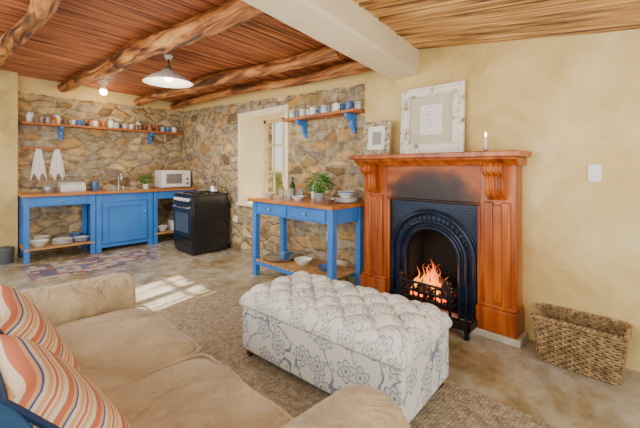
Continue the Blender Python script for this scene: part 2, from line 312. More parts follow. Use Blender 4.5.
def lathe(bm, prof, c=(0, 0, 0), seg=24):
    rings = []
    for (r, z) in prof:
        rings.append([bm.verts.new((c[0] + max(r, 1e-5) * math.cos(2 * pi * k / seg), c[1] + max(r, 1e-5) * math.sin(2 * pi * k / seg), c[2] + z)) for k in range(seg)])
    for a, d in zip(rings, rings[1:]):
        for k in range(seg): bm.faces.new((a[k], a[(k + 1) % seg], d[(k + 1) % seg], d[k]))
    bmesh.ops.remove_doubles(bm, verts=bm.verts, dist=3e-5)
    return bm
def extr(bm, pts, axis, a0, a1):
    def P(p, a):
        if axis == 'x': return (a, p[0], p[1])
        if axis == 'y': return (p[0], a, p[1])
        return (p[0], p[1], a)
    A = [bm.verts.new(P(p, a0)) for p in pts]; D = [bm.verts.new(P(p, a1)) for p in pts]; N = len(pts)
    for i in range(N): bm.faces.new((A[i], A[(i + 1) % N], D[(i + 1) % N], D[i]))
    bm.faces.new(A[::-1]); bm.faces.new(D)
    return bm
def sphere(bm, c, r, sz=1, seg=12):
    ret = bmesh.ops.create_uvsphere(bm, u_segments=seg, v_segments=seg // 2 + 2, radius=r)
    for v in ret['verts']: v.co = Vector((v.co.x, v.co.y, v.co.z * sz)) + Vector(c)
    return bm
def rbox(bm, cx, cy, cz, hx, hy, hz, p=6, n_=10, puff=0.0, lump=0.0):
    vm = {}
    def V(a, b2, c):
        k = (round(a, 4), round(b2, 4), round(c, 4))
        if k not in vm:
            mx = max(abs(a), abs(b2), abs(c)); pn = (abs(a) ** p + abs(b2) ** p + abs(c) ** p) ** (1 / p); s = mx / pn
            z = c * s * (1 + puff * (1 - a * a) * (1 - b2 * b2))
            q = Vector((cx + a * s * hx, cy + b2 * s * hy, cz + z * hz))
            if lump: q += noise.noise_vector(q * 5) * lump
            vm[k] = bm.verts.new(q)
        return vm[k]
    g = [-1 + 2 * i / n_ for i in range(n_ + 1)]
    for i in range(n_):
        for j in range(n_):
            a0, a1, b0, b1 = g[i], g[i + 1], g[j], g[j + 1]
            bm.faces.new((V(a0, b0, 1), V(a1, b0, 1), V(a1, b1, 1), V(a0, b1, 1)))
            bm.faces.new((V(a0, b1, -1), V(a1, b1, -1), V(a1, b0, -1), V(a0, b0, -1)))
            bm.faces.new((V(1, a0, b0), V(1, a1, b0), V(1, a1, b1), V(1, a0, b1)))
            bm.faces.new((V(-1, a0, b1), V(-1, a1, b1), V(-1, a1, b0), V(-1, a0, b0)))
            bm.faces.new((V(a0, -1, b1), V(a0, -1, b0), V(a1, -1, b0), V(a1, -1, b1)))
            bm.faces.new((V(a0, 1, b0), V(a0, 1, b1), V(a1, 1, b1), V(a1, 1, b0)))
    return bm

def fin(name, bm, mat, bevel=0, smooth=True, ang=40, T=None, world=False, sub=0):
    bmesh.ops.recalc_face_normals(bm, faces=bm.faces)
    if world and T is not None:
        bm.transform(T['M'].inverted())
    me = bpy.data.meshes.new(name); bm.to_mesh(me); bm.free()
    me.materials.append(M[mat] if isinstance(mat, str) else mat)
    if smooth:
        for p in me.polygons: p.use_smooth = True
        try: me.set_sharp_from_angle(angle=math.radians(ang))
        except Exception: pass
    o = bpy.data.objects.new(name, me); C.objects.link(o)
    if bevel > 0:
        mo = o.modifiers.new('bevel', 'BEVEL'); mo.width = bevel; mo.segments = 2; mo.limit_method = 'ANGLE'; mo.angle_limit = math.radians(50)
    if sub:
        mo = o.modifiers.new('sub', 'SUBSURF'); mo.levels = sub; mo.render_levels = sub
    return o
def struct(name, bm, mat, **k):
    o = fin(name, bm, mat, **k); o['kind'] = 'structure'; return o
def solo(name, bm, mat, label, cat, loc=(0, 0, 0), rot=(0, 0, 0), group=None, **k):
    o = fin(name, bm, mat, **k); o.location = loc; o.rotation_euler = rot
    o['label'] = label; o['category'] = cat
    if group: o['group'] = group
    return o
def thing(name, label, cat, loc=(0, 0, 0), rot=(0, 0, 0), group=None):
    e = bpy.data.objects.new(name, None); C.objects.link(e); e.location = loc; e.rotation_euler = rot; e.empty_display_size = .1
    e['label'] = label; e['category'] = cat
    if group: e['group'] = group
    return {'o': e, 'M': Matrix.Translation(loc) @ Euler(rot).to_matrix().to_4x4(), 'parts': []}
def part(T, name, bm, mat, world=False, label=None, parent=None, **k):
    o = fin(name, bm, mat, T=T, world=world, **k)
    o.parent = parent if parent is not None else T['o']
    if label: o['label'] = label
    T['parts'].append(o); return o
def copy_thing(T, loc, rotz=None, label=None, group=None):
    e = T['o'].copy(); C.objects.link(e); e.location = loc
    if rotz is not None: e.rotation_euler = (0, 0, rotz)
    if label: e['label'] = label
    if group: e['group'] = group
    mp = {T['o'].name: e}
    for p in T['parts']:
        q = p.copy(); C.objects.link(q); q.parent = mp[p.parent.name]; mp[p.name] = q
    return e

# ------------------------------------------------------------ shell
WX = 2.91; SX = 2.95; BY = 6.55; OX_ = 3.55
struct('floor', box(B(), -2.2, -2.0, -.15, OX_, 6.85, 0), 'floor', smooth=False)
bm = B()
box(bm, WX, -1.6, 0, OX_, 1.15, 2.75); box(bm, WX, 1.15, .76, OX_, 1.69, 2.75); box(bm, WX, 1.69, 0, OX_, 2.2, 2.75); box(bm, 3.22, 1.15, 0, OX_, 1.69, .76)
struct('wall_fireplace', bm, 'plaster', smooth=False)
bm = B(); W0, W1, S0, S1 = 3.50, 4.56, .74, 2.02
box(bm, SX, 2.2, 0, OX_, W0, 2.75); box(bm, SX, W1, 0, OX_, 6.85, 2.75); box(bm, SX, W0, 0, OX_, W1, S0); box(bm, SX, W0, S1, OX_, W1, 2.75)
struct('wall_right', bm, 'stone', smooth=False)
struct('wall_back', box(B(), .56, BY, 0, SX, 6.85, 2.75), 'stone', smooth=False)
struct('wall_left', box(B(), -2.2, 6.42, 0, .56, 6.85, 2.75), 'plaster', smooth=False)

def zc(X, Y): return 2.33 + .028 * (Y - 2.2) + .046 * (3 - X)
def zl(Y): return 2.32 + .147 * (Y - 1.6)
bm = B(); y = 1.72
while y < 6.62:
    r_ = random.uniform(.014, .023); j = random.uniform(-.022, .022)
    xs = [-.6, .3, 1.2, 2.1, 3.0]
    tube(bm, [(x_, y + j * (1 - (x_ + .6) / 1.8) + random.uniform(-.006, .006), zc(x_, y) + .02 + random.uniform(-.007, .007)) for x_ in xs], r_, 6)
    y += r_ * 2.0
vs = [bm.verts.new((x, yy, zc(x, yy) + .035)) for x, yy in ((-.6, 1.7), (3.5, 1.7), (3.5, 6.8), (-.6, 6.8))]; bm.faces.new(vs)
struct('ceiling', bm, 'reedx')
bm = B(); x = -.6
while x < 2.95:
    r_ = random.uniform(.011, .020); j = random.uniform(-.04, .04)
    ys = [-.9, -.3, .3, .9, 1.8]
    tube(bm, [(x + j * (1 - (y_ + .9) / 1.35) + random.uniform(-.008, .008), y_, zl(y_) + .015 + random.uniform(-.010, .006)) for y_ in ys], r_, 6)
    x += r_ * 2.15
vs = [bm.verts.new((x, yy, zl(yy) + .03)) for x, yy in ((-.6, -.9), (3.5, -.9), (3.5, 1.85), (-.6, 1.85))]; bm.faces.new(vs)
struct('ceiling', bm, 'reedy')
dx, dy = -1.943, -.35
bm = B(); s = 1.75
pts = [(2.93, 1.60), (2.93, 1.88), (2.93 + dx * s, 1.88 + dy * s), (2.93 + dx * s, 1.60 + dy * s)]
extr(bm, pts, 'z', 2.09, 2.62)
struct('trim_1', bm, 'beam', bevel=.02)

def pole(p0, p1, r0, r1, label, seed):
    rr = random.Random(seed); bm = B(); N = 60; pts = []; rs = []
    p0 = Vector(p0); p1 = Vector(p1)
    knots = [(rr.uniform(.05, .95), rr.uniform(0, 2 * pi)) for _ in range(11)]
    for i in range(N + 1):
        t = i / N; p = p0.lerp(p1, t)
        pts.append(p + Vector((math.sin(t * 6 + seed) * .035 + .020 * math.sin(t * 15 + seed), 0, math.sin(t * 5 + seed * 2) * .016)) - p0)
        rs.append((r0 + (r1 - r0) * t) * (1 + .10 * math.sin(t * 11 + seed)))
    tube(bm, pts, rs, 24)
    bm.verts.ensure_lookup_table()
    for i in range(N + 1):
        for k in range(24):
            v = bm.verts[i * 24 + k]; c = pts[i]; d = (v.co - c)
            f = 1 + .20 * noise.noise(Vector((d.x * 14 + seed, v.co.y * 1.6, d.z * 14))) + .10 * noise.noise(Vector((d.x * 40, v.co.y * 7, d.z * 40 + seed)))
            for kt, ka in knots:
                da = abs((2 * pi * k / 24 - ka + pi) % (2 * pi) - pi)
                f += .34 * math.exp(-((i / N - kt) * N / 1.6) ** 2 - (da / .5) ** 2)
            v.co = c + d * f
    solo('roof_pole', bm, 'pole', label, 'wooden pole', loc=p0, group='rough ceiling poles', ang=70)
pole((1.05, 6.55, 2.455), (1.34, 1.85, 2.32), .066, .086, 'thick peeled timber roof pole beside the hanging lamp', 1)
pole((2.11, 6.55, 2.41), (2.35, 2.05, 2.28), .061, .070, 'gnarled peeled timber roof pole over the kitchen', 2)
pole((2.76, 6.55, 2.39), (2.76, 1.98, 2.27), .053, .062, 'peeled timber roof pole running close to the stone wall', 3)
pole((.25, 6.42, 2.47), (.40, 1.85, 2.37), .058, .076, 'thick peeled timber roof pole beside the cream pier', 4)

# window
DP = .50
bm = B()
box(bm, SX - .015, W0 - .05, S0 - .05, SX + .03, W0 + .01, S1 + .05); box(bm, SX - .015, W1 - .01, S0 - .05, SX + .03, W1 + .05, S1 + .05)
box(bm, SX - .015, W0, S1 - .01, SX + .03, W1, S1 + .05)
box(bm, SX - .04, W0 - .05, S0 - .05, SX + DP, W1 + .05, S0 + .005)
box(bm, SX + .02, W1 - .02, S0, SX + DP, W1 + .001, S1); box(bm, SX + .02, W0 - .001, S0, SX + DP, W0 + .02, S1); box(bm, SX + .02, W0, S1 - .02, SX + DP, W1, S1 + .001)
win = struct('window_1', bm, 'reveal', bevel=.006)
bm = B(); X0, X1 = SX + DP - .08, SX + DP - .03
for yy in (W0 + .02, W0 + .49, W0 + .54, W1 - .07): box(bm, X0, yy, S0, X1, yy + .05, S1 - .02)
for zz in (S0 + .005, S1 - .07): box(bm, X0, W0 + .02, zz, X1, W1 - .02, zz + .05)
for zz in (S0 + .44, S0 + .85): box(bm, X0 + .01, W0 + .02, zz, X1 - .01, W1 - .02, zz + .025)
for yy in (W0 + .27, W0 + .80): box(bm, X0 + .01, yy, S0, X1 - .01, yy + .02, S1 - .02)
o = struct('window_casement', bm, 'winwood'); o.parent = win
bm = B(); rbox(bm, 0, 0, .55, .5, 3.0, .65, p=5, n_=18, lump=.12)
o = solo('garden_hedge', bm, 'hedge', 'low green and brown hedge growing outside the kitchen window', 'hedge', (5.6, 6.6, 0)); 
solo('garden_ground', box(B(), 0, -6, -.2, 8, 10, -.02), 'hedge', 'strip of rough garden ground outside the window', 'ground', (OX_ + .01, 3, 0))['kind'] = 'structure'

# ------------------------------------------------------------ fireplace
FY0, FY1 = .75, 2.10; FC = 1.42
T = thing('fireplace_surround', 'varnished orange pine fire surround with scroll corbels and mantel shelf', 'fireplace', (WX, FC, 0))
for (a, c) in ((FY0, 1.0), (1.84, FY1)):
    part(T, 'pilaster', box(B(), 2.76, a, .05, WX, c, 1.28), 'mantel', world=True, bevel=.006)
    bm = B(); box(bm, 2.735, a + .035, .24, 2.765, a + .095, 1.0); box(bm, 2.735, c - .095, .24, 2.765, c - .035, 1.0); box(bm, 2.745, a + .09, .26, 2.765, c - .09, .98)
    part(T, 'pilaster_moulding', bm, 'mantel', world=True, bevel=.012)
    bm = B(); box(bm, 2.715, a - .015, .05, WX, c + .015, .22); box(bm, 2.73, a - .008, .22, WX, c + .008, .245)
    part(T, 'plinth_block', bm, 'mantel', world=True, bevel=.006)
    bm = B(); prof = [(2.775, 1.285), (2.63, 1.285), (2.61, 1.26), (2.615, 1.225), (2.64, 1.205), (2.665, 1.195), (2.675, 1.16), (2.675, 1.11), (2.68, 1.07), (2.70, 1.045), (2.725, 1.04), (2.74, 1.02), (2.775, 1.01)]
    mid = (a + c) / 2
    extr(bm, prof, 'y', mid - .065, mid + .065)
    for k in (-.04, 0, .04): tube(bm, [(x_ - .004, mid + k, z_) for x_, z_ in prof[1:-1]], .012, 6)
    part(T, 'corbel', bm, 'mantel', world=True, bevel=.004)
part(T, 'frieze', box(B(), 2.775, 1.0, .965, WX, 1.84, 1.28), 'mantelsoot', world=True, label='smoke-darkened pine frieze board')
part(T, 'inner_moulding', box(B(), 2.76, 1.0, .96, 2.80, 1.84, .985), 'mantelsoot', world=True, bevel=.01)
for (a, c) in ((1.0, 1.025), (1.815, 1.84)): part(T, 'inner_moulding', box(B(), 2.765, a, .05, 2.80, c, .97), 'mantel', world=True, bevel=.01)
bm = B()
prof = [(WX, 1.27), (2.70, 1.27), (2.69, 1.285), (2.67, 1.30), (2.645, 1.315), (2.64, 1.33), (WX, 1.33)]
extr(bm, prof, 'y', .72, 2.135)
box(bm, 2.60, .69, 1.33, WX, 2.16, 1.37)
part(T, 'mantel_shelf', bm, 'mantel', world=True, bevel=.006)

T = thing('fireplace_insert', 'black cast-iron arched fireplace insert with fluted arch mouldings', 'fireplace', (2.80, FC, 0))
def archpts(w, spring, n_=14, z0=0.05, cz=FC):
    p = [(-w, z0), (-w, (z0 + spring) / 2), (-w, spring)]
    p += [(-w * math.cos(pi * i / n_), spring + w * math.sin(pi * i / n_)) for i in range(1, n_)]
    p += [(w, spring), (w, (z0 + spring) / 2), (w, z0)]
    return [(FC + a, z) for a, z in p]
inn = archpts(.235, .49, 24)
top = .965; Wd = .42
out = []
for (yy, z) in inn:
    a = yy - FC
    if z <= .49: out.append((FC + (Wd if a > 0 else -Wd), z))
    else:
        dz = z - .49; k = min(Wd / max(abs(a), 1e-6), (top - .49) / max(dz, 1e-6)); out.append((FC + a * k, .49 + dz * k))
bm = B()
x0, x1 = 2.80, 2.86
f0 = [bm.verts.new((x0, *p)) for p in inn]; f1 = [bm.verts.new((x0, *p)) for p in out]; g0 = [bm.verts.new((x1, *p)) for p in inn]; g1 = [bm.verts.new((x1, *p)) for p in out]
for i in range(len(inn) - 1):
    bm.faces.new((f0[i], f0[i + 1], f1[i + 1], f1[i])); bm.faces.new((g0[i], g1[i], g1[i + 1], g0[i + 1])); bm.faces.new((f0[i], g0[i], g0[i + 1], f0[i + 1])); bm.faces.new((f1[i], f1[i + 1], g1[i + 1], g1[i]))
box(bm, 2.802, FC - .42, .75, 2.82, FC - .28, .965); box(bm, 2.802, FC + .28, .75, 2.82, FC + .42, .965)
part(T, 'face_plate', bm, 'iron', world=True, ang=30)
for w, r_, sp_, xo in ((.25, .016, .49, 2.795), (.275, .010, .49, 2.797), (.305, .016, .49, 2.792), (.37, .022, .50, 2.79), (.395, .008, .50, 2.795)):
    part(T, 'arch_moulding', tube(B(), [(xo, *p) for p in archpts(w, sp_, 28)], r_, 8), 'iron', world=True)
bm = B()
for k in range(-11, 12):
    a = k * .13 + pi / 2
    tube(bm, [(2.797, FC + .315 * math.cos(a), .495 + .315 * math.sin(a)), (2.797, FC + .355 * math.cos(a), .495 + .355 * math.sin(a))], .009, 6)
o = part(T, 'arch_fluting', bm, 'iron', world=True); o['kind'] = 'stuff'
for s_ in (-1, 1): part(T, 'foot_plate', box(B(), 2.785, FC + s_ * .36 - .06, .05, 2.80, FC + s_ * .36 + .06, .14), 'iron', world=True, bevel=.004)
bm = B()
box(bm, 3.16, 1.16, .05, 3.2, 1.68, .75); box(bm, 2.86, 1.155, .05, 3.2, 1.17, .75); box(bm, 2.86, 1.67, .05, 3.2, 1.685, .75); box(bm, 2.86, 1.155, .74, 3.2, 1.685, .755); box(bm, 2.86, 1.155, 0.0, 3.2, 1.685, .06)
part(T, 'firebox', bm, 'soot', world=True, smooth=False)
solo('hearth_slab', box(B(), -.13, -.71, 0, .07, .71, .05), 'hearthwhite', 'pale worn stone hearth slab beneath the fire surround', 'hearth', (2.83, FC, 0), bevel=.006)
T = thing('ash_pan', 'black cast-iron hearth tray on short feet before the fire', 'hearth tray', (2.66, 1.4, 0))
bm = B(); box(bm, -.11, -.40, .07, .025, .40, .09); box(bm, -.12, -.41, .07, -.10, .41, .125); box(bm, -.12, -.41, .07, .03, -.39, .125); box(bm, -.12, .39, .07, .03, .41, .125)
part(T, 'tray', bm, 'ironblack', bevel=.004)
for yy in (-.39, .37): part(T, 'foot', box(B(), -.10, yy, 0, -.07, yy + .03, .07), 'ironblack')
T = thing('fire_grate', 'black iron fire basket with curved bars holding burning logs', 'fire grate', (2.76, FC, .09))
for k in range(9):
    yy = -.2 + k * .05
    part(T, 'bar', tube(B(), [(.16, yy, .04), (-.04, yy, .04), (-.07, yy, .07), (-.085, yy, .13), (-.075, yy, .19 + .02 * math.cos(yy * 14))], .009, 6), 'ironblack')
for z, xo in ((.07, -.07), (.13, -.086), (.195, -.077)):
    part(T, 'rail', tube(B(), [(.1, -.235, z), (xo * .5, -.23, z), (xo, -.2, z), (xo, 0, z + .005), (xo, .2, z), (xo * .5, .23, z), (.1, .235, z)], .011, 6), 'ironblack')
for yy in (-.22, .22): bm = B(); tube(bm, [(-.075, yy, -.0), (-.085, yy, .13), (-.08, yy, .235)], .013, 6); sphere(bm, (-.08, yy, .25), .022); part(T, 'post', bm, 'ironblack')
for c_ in (-.13, 0, .13):
    part(T, 'scroll', tube(B(), [(-.095, c_ + .06 * math.cos(a), .135 + .055 * math.sin(a)) for a in [i * pi / 8 for i in range(9)]], .008, 6), 'ironblack')
rr = random.Random(3)
for i, (a, c, z) in enumerate((((2.83, 1.24), (2.81, 1.60), .19), ((2.92, 1.22), (2.95, 1.62), .19), ((2.84, 1.30), (2.95, 1.56), .27))):
    p0 = Vector((*a, z)); p1 = Vector((*c, z + .01)); bm = B(); N = 7
    tube(bm, [p0.lerp(p1, k / N) - p0 + Vector((0, 0, rr.uniform(-.006, .006))) for k in range(N + 1)], [.040 * rr.uniform(.85, 1.15) for _ in range(N + 1)], 10)
    solo('firewood_log', bm, 'char', 'charred burning log in the fire basket', 'firewood', p0, group='burning logs')
bm = B(); rr = random.Random(5)
for k in range(34): sphere(bm, (rr.uniform(-.07, .12), rr.uniform(-.19, .19), rr.uniform(0, .03)), rr.uniform(.012, .022), seg=8)
o = solo('ember', bm, 'ember', 'bed of glowing embers in the fire basket', 'embers', (2.83, FC, .145)); o['kind'] = 'stuff'
bm = B(); rr = random.Random(23)
for k in range(34):
    y0 = rr.uniform(-.17, .17); x0 = rr.uniform(-.07, .07); h = rr.uniform(.07, .33) * (1 - abs(y0 - .02) * 3.0); w = rr.uniform(.007, .018); ph = rr.uniform(0, 6)
    P = []; R = []
    for i in range(15):
        t_ = i / 14; P.append((x0 + .02 * math.sin(ph + t_ * 4), y0 + .03 * t_ * math.sin(ph * 2 + t_ * 8) - .04 * t_ * (y0 > 0) + .04 * t_ * (y0 < 0), t_ * h)); R.append(max(.0008, w * (math.sin(pi * min(1, t_ * .72 + .2))) * (1 - t_ ** 1.4) * (1 + .25 * math.sin(t_ * 13 + ph))))
    tube(bm, P, R, 8)
o = solo('fire', bm, 'flame', 'orange flames rising from the burning logs', 'fire', (2.84, FC, .20)); o['kind'] = 'stuff'

# ------------------------------------------------------------ mantel objects
def frame(name, label, loc, w, h, fw, tilt, m1, mp_, group=None):
    T = thing(name, label, 'picture frame', loc, (0, tilt, 0))
    bm = B()
    for (a, c, e, g_) in ((-w / 2, w / 2, 0, fw), (-w / 2, w / 2, h - fw, h), (-w / 2, -w / 2 + fw, fw, h - fw), (w / 2 - fw, w / 2, fw, h - fw)):
        box(bm, -.035, a, e, 0, c, g_)
    part(T, 'frame_moulding', bm, m1, bevel=.006)
    bm = B(); q = fw * .35
    for (a, c, e, g_) in ((-w / 2 + q, w / 2 - q, q, q + .012), (-w / 2 + q, w / 2 - q, h - q - .012, h - q), (-w / 2 + q, -w / 2 + q + .012, q, h - q), (w / 2 - q - .012, w / 2 - q, q, h - q)):
        box(bm, -.042, a, e, -.03, c, g_)
    i_ = fw - .008
    for (a, c, e, g_) in ((-w / 2 + i_, w / 2 - i_, i_, i_ + .012), (-w / 2 + i_, w / 2 - i_, h - i_ - .012, h - i_), (-w / 2 + i_, -w / 2 + i_ + .012, i_, h - i_), (w / 2 - i_ - .012, w / 2 - i_, i_, h - i_)):
        box(bm, -.045, a, e, -.02, c, g_)
    part(T, 'frame_bead', bm, m1, bevel=.003)
    part(T, 'mat_board', box(B(), -.014, -w / 2 + fw, fw, -.006, w / 2 - fw, h - fw), mp_, smooth=False)
    return T
T = frame('picture_frame', 'large distressed white wooden frame with small print, leaning on the wall', (2.855, 1.445, 1.371), .58, .59, .085, .05, 'limewash', 'mat')
part(T, 'print', box(B(), -.018, -.10, .17, -.013, .10, .43), 'paper', smooth=False)
bm = B()
for k, wd in enumerate((.04, .06, .035, .055, .06, .03, .05)): box(bm, -.0195, -wd, .365 - k * .022, -.0175, wd, .369 - k * .022)
tube(bm, [(-.0185, .085 * math.cos(a), .30 + .115 * math.sin(a)) for a in [i * pi / 16 for i in range(32)]], .0015, 4, True)
part(T, 'print_ink', bm, 'ink', smooth=False)
T = frame('picture_frame', 'small tarnished gilt picture frame standing on the mantel shelf', (2.785, 1.965, 1.371), .31, .325, .045, .10, 'bronze', 'paper')
part(T, 'print', box(B(), -.018, -.05, .10, -.013, .05, .225), 'ink', smooth=False)
T = thing('candlestick', 'lit white candle in a small low holder on the mantel', 'candle', (2.78, .965, 1.37))
part(T, 'holder', lathe(B(), [(0, 0), (.035, 0), (.038, .008), (.02, .012), (.014, .02), (.016, .035), (.012, .035), (0, .03)]), 'chrome')
part(T, 'candle_stick', lathe(B(), [(0, .03), (.010, .03), (.0095, .11), (.004, .112), (0, .112)], seg=14), 'candle')
part(T, 'candle_flame', lathe(B(), [(0, .112), (.006, .120), (.008, .130), (.004, .146), (0, .158)], seg=10), 'bulb')
T = thing('light_switch', 'white plastic light switch plate on ochre plaster wall', 'light switch', (WX, .325, 1.16))
part(T, 'plate', box(B(), -.010, -.036, 0, 0, .036, .115), 'plastic', bevel=.004)
for z in (.04, .075): part(T, 'rocker', box(B(), -.016, -.009, z - .009, -.008, .009, z + .009), 'plastic', bevel=.002)

# ------------------------------------------------------------ basket
T = thing('wicker_basket', 'rectangular grey-brown wicker log basket standing against the wall', 'basket', (2.745, .385, 0))
def rrect(hx, hy, rc, n_):
    P = []
    segs = [(hx - rc, hy - rc, 0), (-hx + rc, hy - rc, pi / 2), (-hx + rc, -hy + rc, pi), (hx - rc, -hy + rc, 3 * pi / 2)]
    raw = []
    for cx, cy, a0 in segs:
        for i in range(5): a = a0 + i * pi / 8; raw.append(Vector((cx + rc * math.cos(a), cy + rc * math.sin(a), 0)))
    raw.append(raw[0]); L = [0]
    for a, c in zip(raw, raw[1:]): L.append(L[-1] + (c - a).length)
    for k in range(n_):
        s_ = L[-1] * k / n_
        for i in range(len(raw) - 1):
            if L[i + 1] >= s_: break
        t_ = (s_ - L[i]) / max(1e-9, L[i + 1] - L[i]); P.append(raw[i].lerp(raw[i + 1], t_))
    return P
bm = B(); NP = 116; rows = 17; H = .28
for rw in range(rows):
    z = .012 + rw * (H - .02) / (rows - 1); f_ = z / H
    pts = rrect(.115 + .018 * f_, .20 + .03 * f_, .03, NP)
    P = []
    for k, p in enumerate(pts):
        nrm = Vector((p.x, p.y * .5, 0)).normalized(); P.append(p + nrm * (.006 * (1 if (k // 2 + rw) % 2 else -1)) + Vector((0, 0, z)))
    tube(bm, P, .0075, 5, True)
a = rrect(.115, .20, .03, 29); c = rrect(.133, .23, .03, 29)
for p, q in zip(a, c): tube(bm, [p, q + Vector((0, 0, H))], .005, 5)
part(T, 'woven_side', bm, 'wicker')
part(T, 'basket_base', box(B(), -.11, -.195, .003, .11, .195, .015), 'wicker')
bm = B(); pts = rrect(.137, .235, .035, 120)
for ph in (0, pi):
    P = [p + Vector((p.x, p.y * .5, 0)).normalized() * .009 * math.cos(k * 2 * pi * 30 / 120 + ph) + Vector((0, 0, H + .004 + .009 * math.sin(k * 2 * pi * 30 / 120 + ph))) for k, p in enumerate(pts)]
    tube(bm, P, .009, 5, True)
part(T, 'braided_rim', bm, 'wicker')
for s_ in (-1, 1):
    bm = B(); tube(bm, [(-.04, s_ * .235, H), (-.035, s_ * .238, H + .03), (0, s_ * .24, H + .042), (.035, s_ * .238, H + .03), (.04, s_ * .235, H)], .008, 6)
    part(T, 'basket_handle', bm, 'wicker')

# ------------------------------------------------------------ rugs
solo('jute_rug', box(B(), -.82, -1.55, 0, .82, 1.55, .012), 'jute', 'large woven natural jute rug beneath ottoman and sofa', 'rug', (1.17, 1.75, 0))
solo('kelim_rug', box(B(), -.70, -.37, 0, .70, .37, .01), 'kelim', 'faded patterned kelim runner in front of the kitchen counter', 'rug', (1.25, 5.35, 0))

# ------------------------------------------------------------ ottoman
T = thing('ottoman', 'long deep-buttoned storage ottoman in pale grey-blue floral linen', 'ottoman', (1.625, 1.435, .012), (0, 0, math.radians(4)))
HX, HY = .285, .58
def uvbox(o, s=1.0):
    me = o.data; uv = me.uv_layers.new(name='UVMap')
    for p in me.polygons:
        nrm = p.normal
        for li in p.loop_indices:
            v = me.vertices[me.loops[li].vertex_index].co
            if abs(nrm.z) > .5: q = (v.x, v.y + 3)
            elif abs(nrm.x) > abs(nrm.y): q = (v.y + 7, v.z)
            else: q = (v.x + 11, v.z)
            uv.data[li].uv = (q[0] * s, q[1] * s)
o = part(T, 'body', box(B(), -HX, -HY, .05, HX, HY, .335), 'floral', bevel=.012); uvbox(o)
bm = B()
tube(bm, [(-HX - .003, -HY - .003, .34), (HX + .003, -HY - .003, .34), (HX + .003, HY + .003, .34), (-HX - .003, HY + .003, .34)], .008, 6, True)
part(T, 'piping', bm, 'floral')
bm = B(); NX, NY = 72, 144; PX = .20; gridv = {}
bz = .35; HT = .125; OX, OY = HX + .015, HY + .015
def zt(x, y):
    p = x / PX + y / PX; q = x / PX - y / PX
    d = (abs(math.sin(pi * p)) * abs(math.sin(pi * q)))
    ex = max(0, 1 - ((abs(x) / OX) ** 7)); ey = max(0, 1 - ((abs(y) / OY) ** 13))
    edge = (ex * ey) ** .38
    k = min(1, min((OX - abs(x)), (OY - abs(y))) / .06)
    cx_ = math.cos(pi * p) ** 2 * math.cos(pi * q) ** 2
    pit = max(0, (cx_ - .70) / .30) ** 2 * .018
    return bz + (HT - .046) * edge + .046 * (d ** .34) * edge * (.35 + .65 * k) - pit * k
for i in range(NX + 1):
    for j in range(NY + 1):
        a = -1 + 2 * i / NX; c = -1 + 2 * j / NY
        a = math.copysign(1 - (1 - abs(a)) ** 1.25, a); c = math.copysign(1 - (1 - abs(c)) ** 1.12, c)
        x, y = a * OX, c * OY
        gridv[i, j] = bm.verts.new((x, y, zt(x, y)))
for i in range(NX):
    for j in range(NY): bm.faces.new((gridv[i, j], gridv[i + 1, j], gridv[i + 1, j + 1], gridv[i, j + 1]))
loop = [gridv[i, 0] for i in range(NX)] + [gridv[NX, j] for j in range(NY)] + [gridv[NX - i, NY] for i in range(NX)] + [gridv[0, NY - j] for j in range(NY)]
low = [bm.verts.new((v.co.x * .985, v.co.y * .99, .335)) for v in loop]
for k in range(len(loop)): bm.faces.new((loop[k], loop[(k + 1) % len(loop)], low[(k + 1) % len(low)], low[k]))
bm.faces.new(low)
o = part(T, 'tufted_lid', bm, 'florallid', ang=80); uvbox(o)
proto = None
for i in range(-2, 3):
    for j in range(-5, 6):
        if (i + j) % 2: continue
        x, y = i * PX / 2, j * PX / 2
        if proto is None:
            proto = part(T, 'button', sphere(B(), (0, 0, 0), .015, .5), 'floral'); q = proto
        else:
            q = proto.copy(); C.objects.link(q)
        q.location = (x, y, zt(x, y) + .004)
for sx in (-1, 1):
    for sy in (-1, 1):
        part(T, 'leg', lathe(B(), [(0, 0), (.016, 0), (.024, .018), (.026, .035), (.02, .05), (0, .05)], (sx * (HX - .04), sy * (HY - .04), 0), 14), 'darkleg')

# ------------------------------------------------------------ sofa
T = thing('sofa', 'two-seat beige suede sofa with rolled arms and loose seat cushions', 'sofa', (.25, 1.46, .012))
part(T, 'frame', box(B(), -.28, .70, .06, .73, 2.26, .30), 'sofa', world=True, bevel=.03)
bm = B(); rbox(bm, -.17, 1.46, .42, .17, .86, .36, p=8); part(T, 'backrest', bm, 'sofa', world=True)
def armprof():
    P = [(-.10, .07), (-.10, .40)]
    for k in range(15):
        a = math.radians(215 - k * 250 / 14); P.append((.015 + .145 * math.cos(a), .495 + .135 * math.sin(a)))
    P += [(.10, .40), (.10, .07)]
    return P
for cy, sg, sh_, dz in ((2.33, 1, -.10, -.015), (.60, -1, 0, .008)):
    P = [(cy + sg * a, z + dz) for a, z in armprof()]
    bm = B(); xs = [-.30, -.1, .1, .3, .5, .70 + sh_ * .5, .765 + sh_, .80 + sh_, .82 + sh_, .826 + sh_]; sc_ = [1, 1, 1, 1, 1, 1, .99, .96, .90, .8]; rings = []
    mc = (sum(p[0] for p in P) / len(P), .38)
    for x, s_ in zip(xs, sc_):
        off = (1 - s_) * .6
        ring = []
        for p in P:
            q = Vector((x, mc[0] + (p[0] - mc[0]) * (1 - off), mc[1] + (p[1] - mc[1]) * (1 - off * .8)))
            q += noise.noise_vector(q * 6) * .010
            ring.append(bm.verts.new(q))
        rings.append(ring)
    N = len(P)
    for a, c in zip(rings, rings[1:]):
        for i in range(N): bm.faces.new((a[i], a[(i + 1) % N], c[(i + 1) % N], c[i]))
    bm.faces.new(rings[0]); bm.faces.new(rings[-1])
    part(T, 'arm', bm, 'sofa', world=True, ang=70)
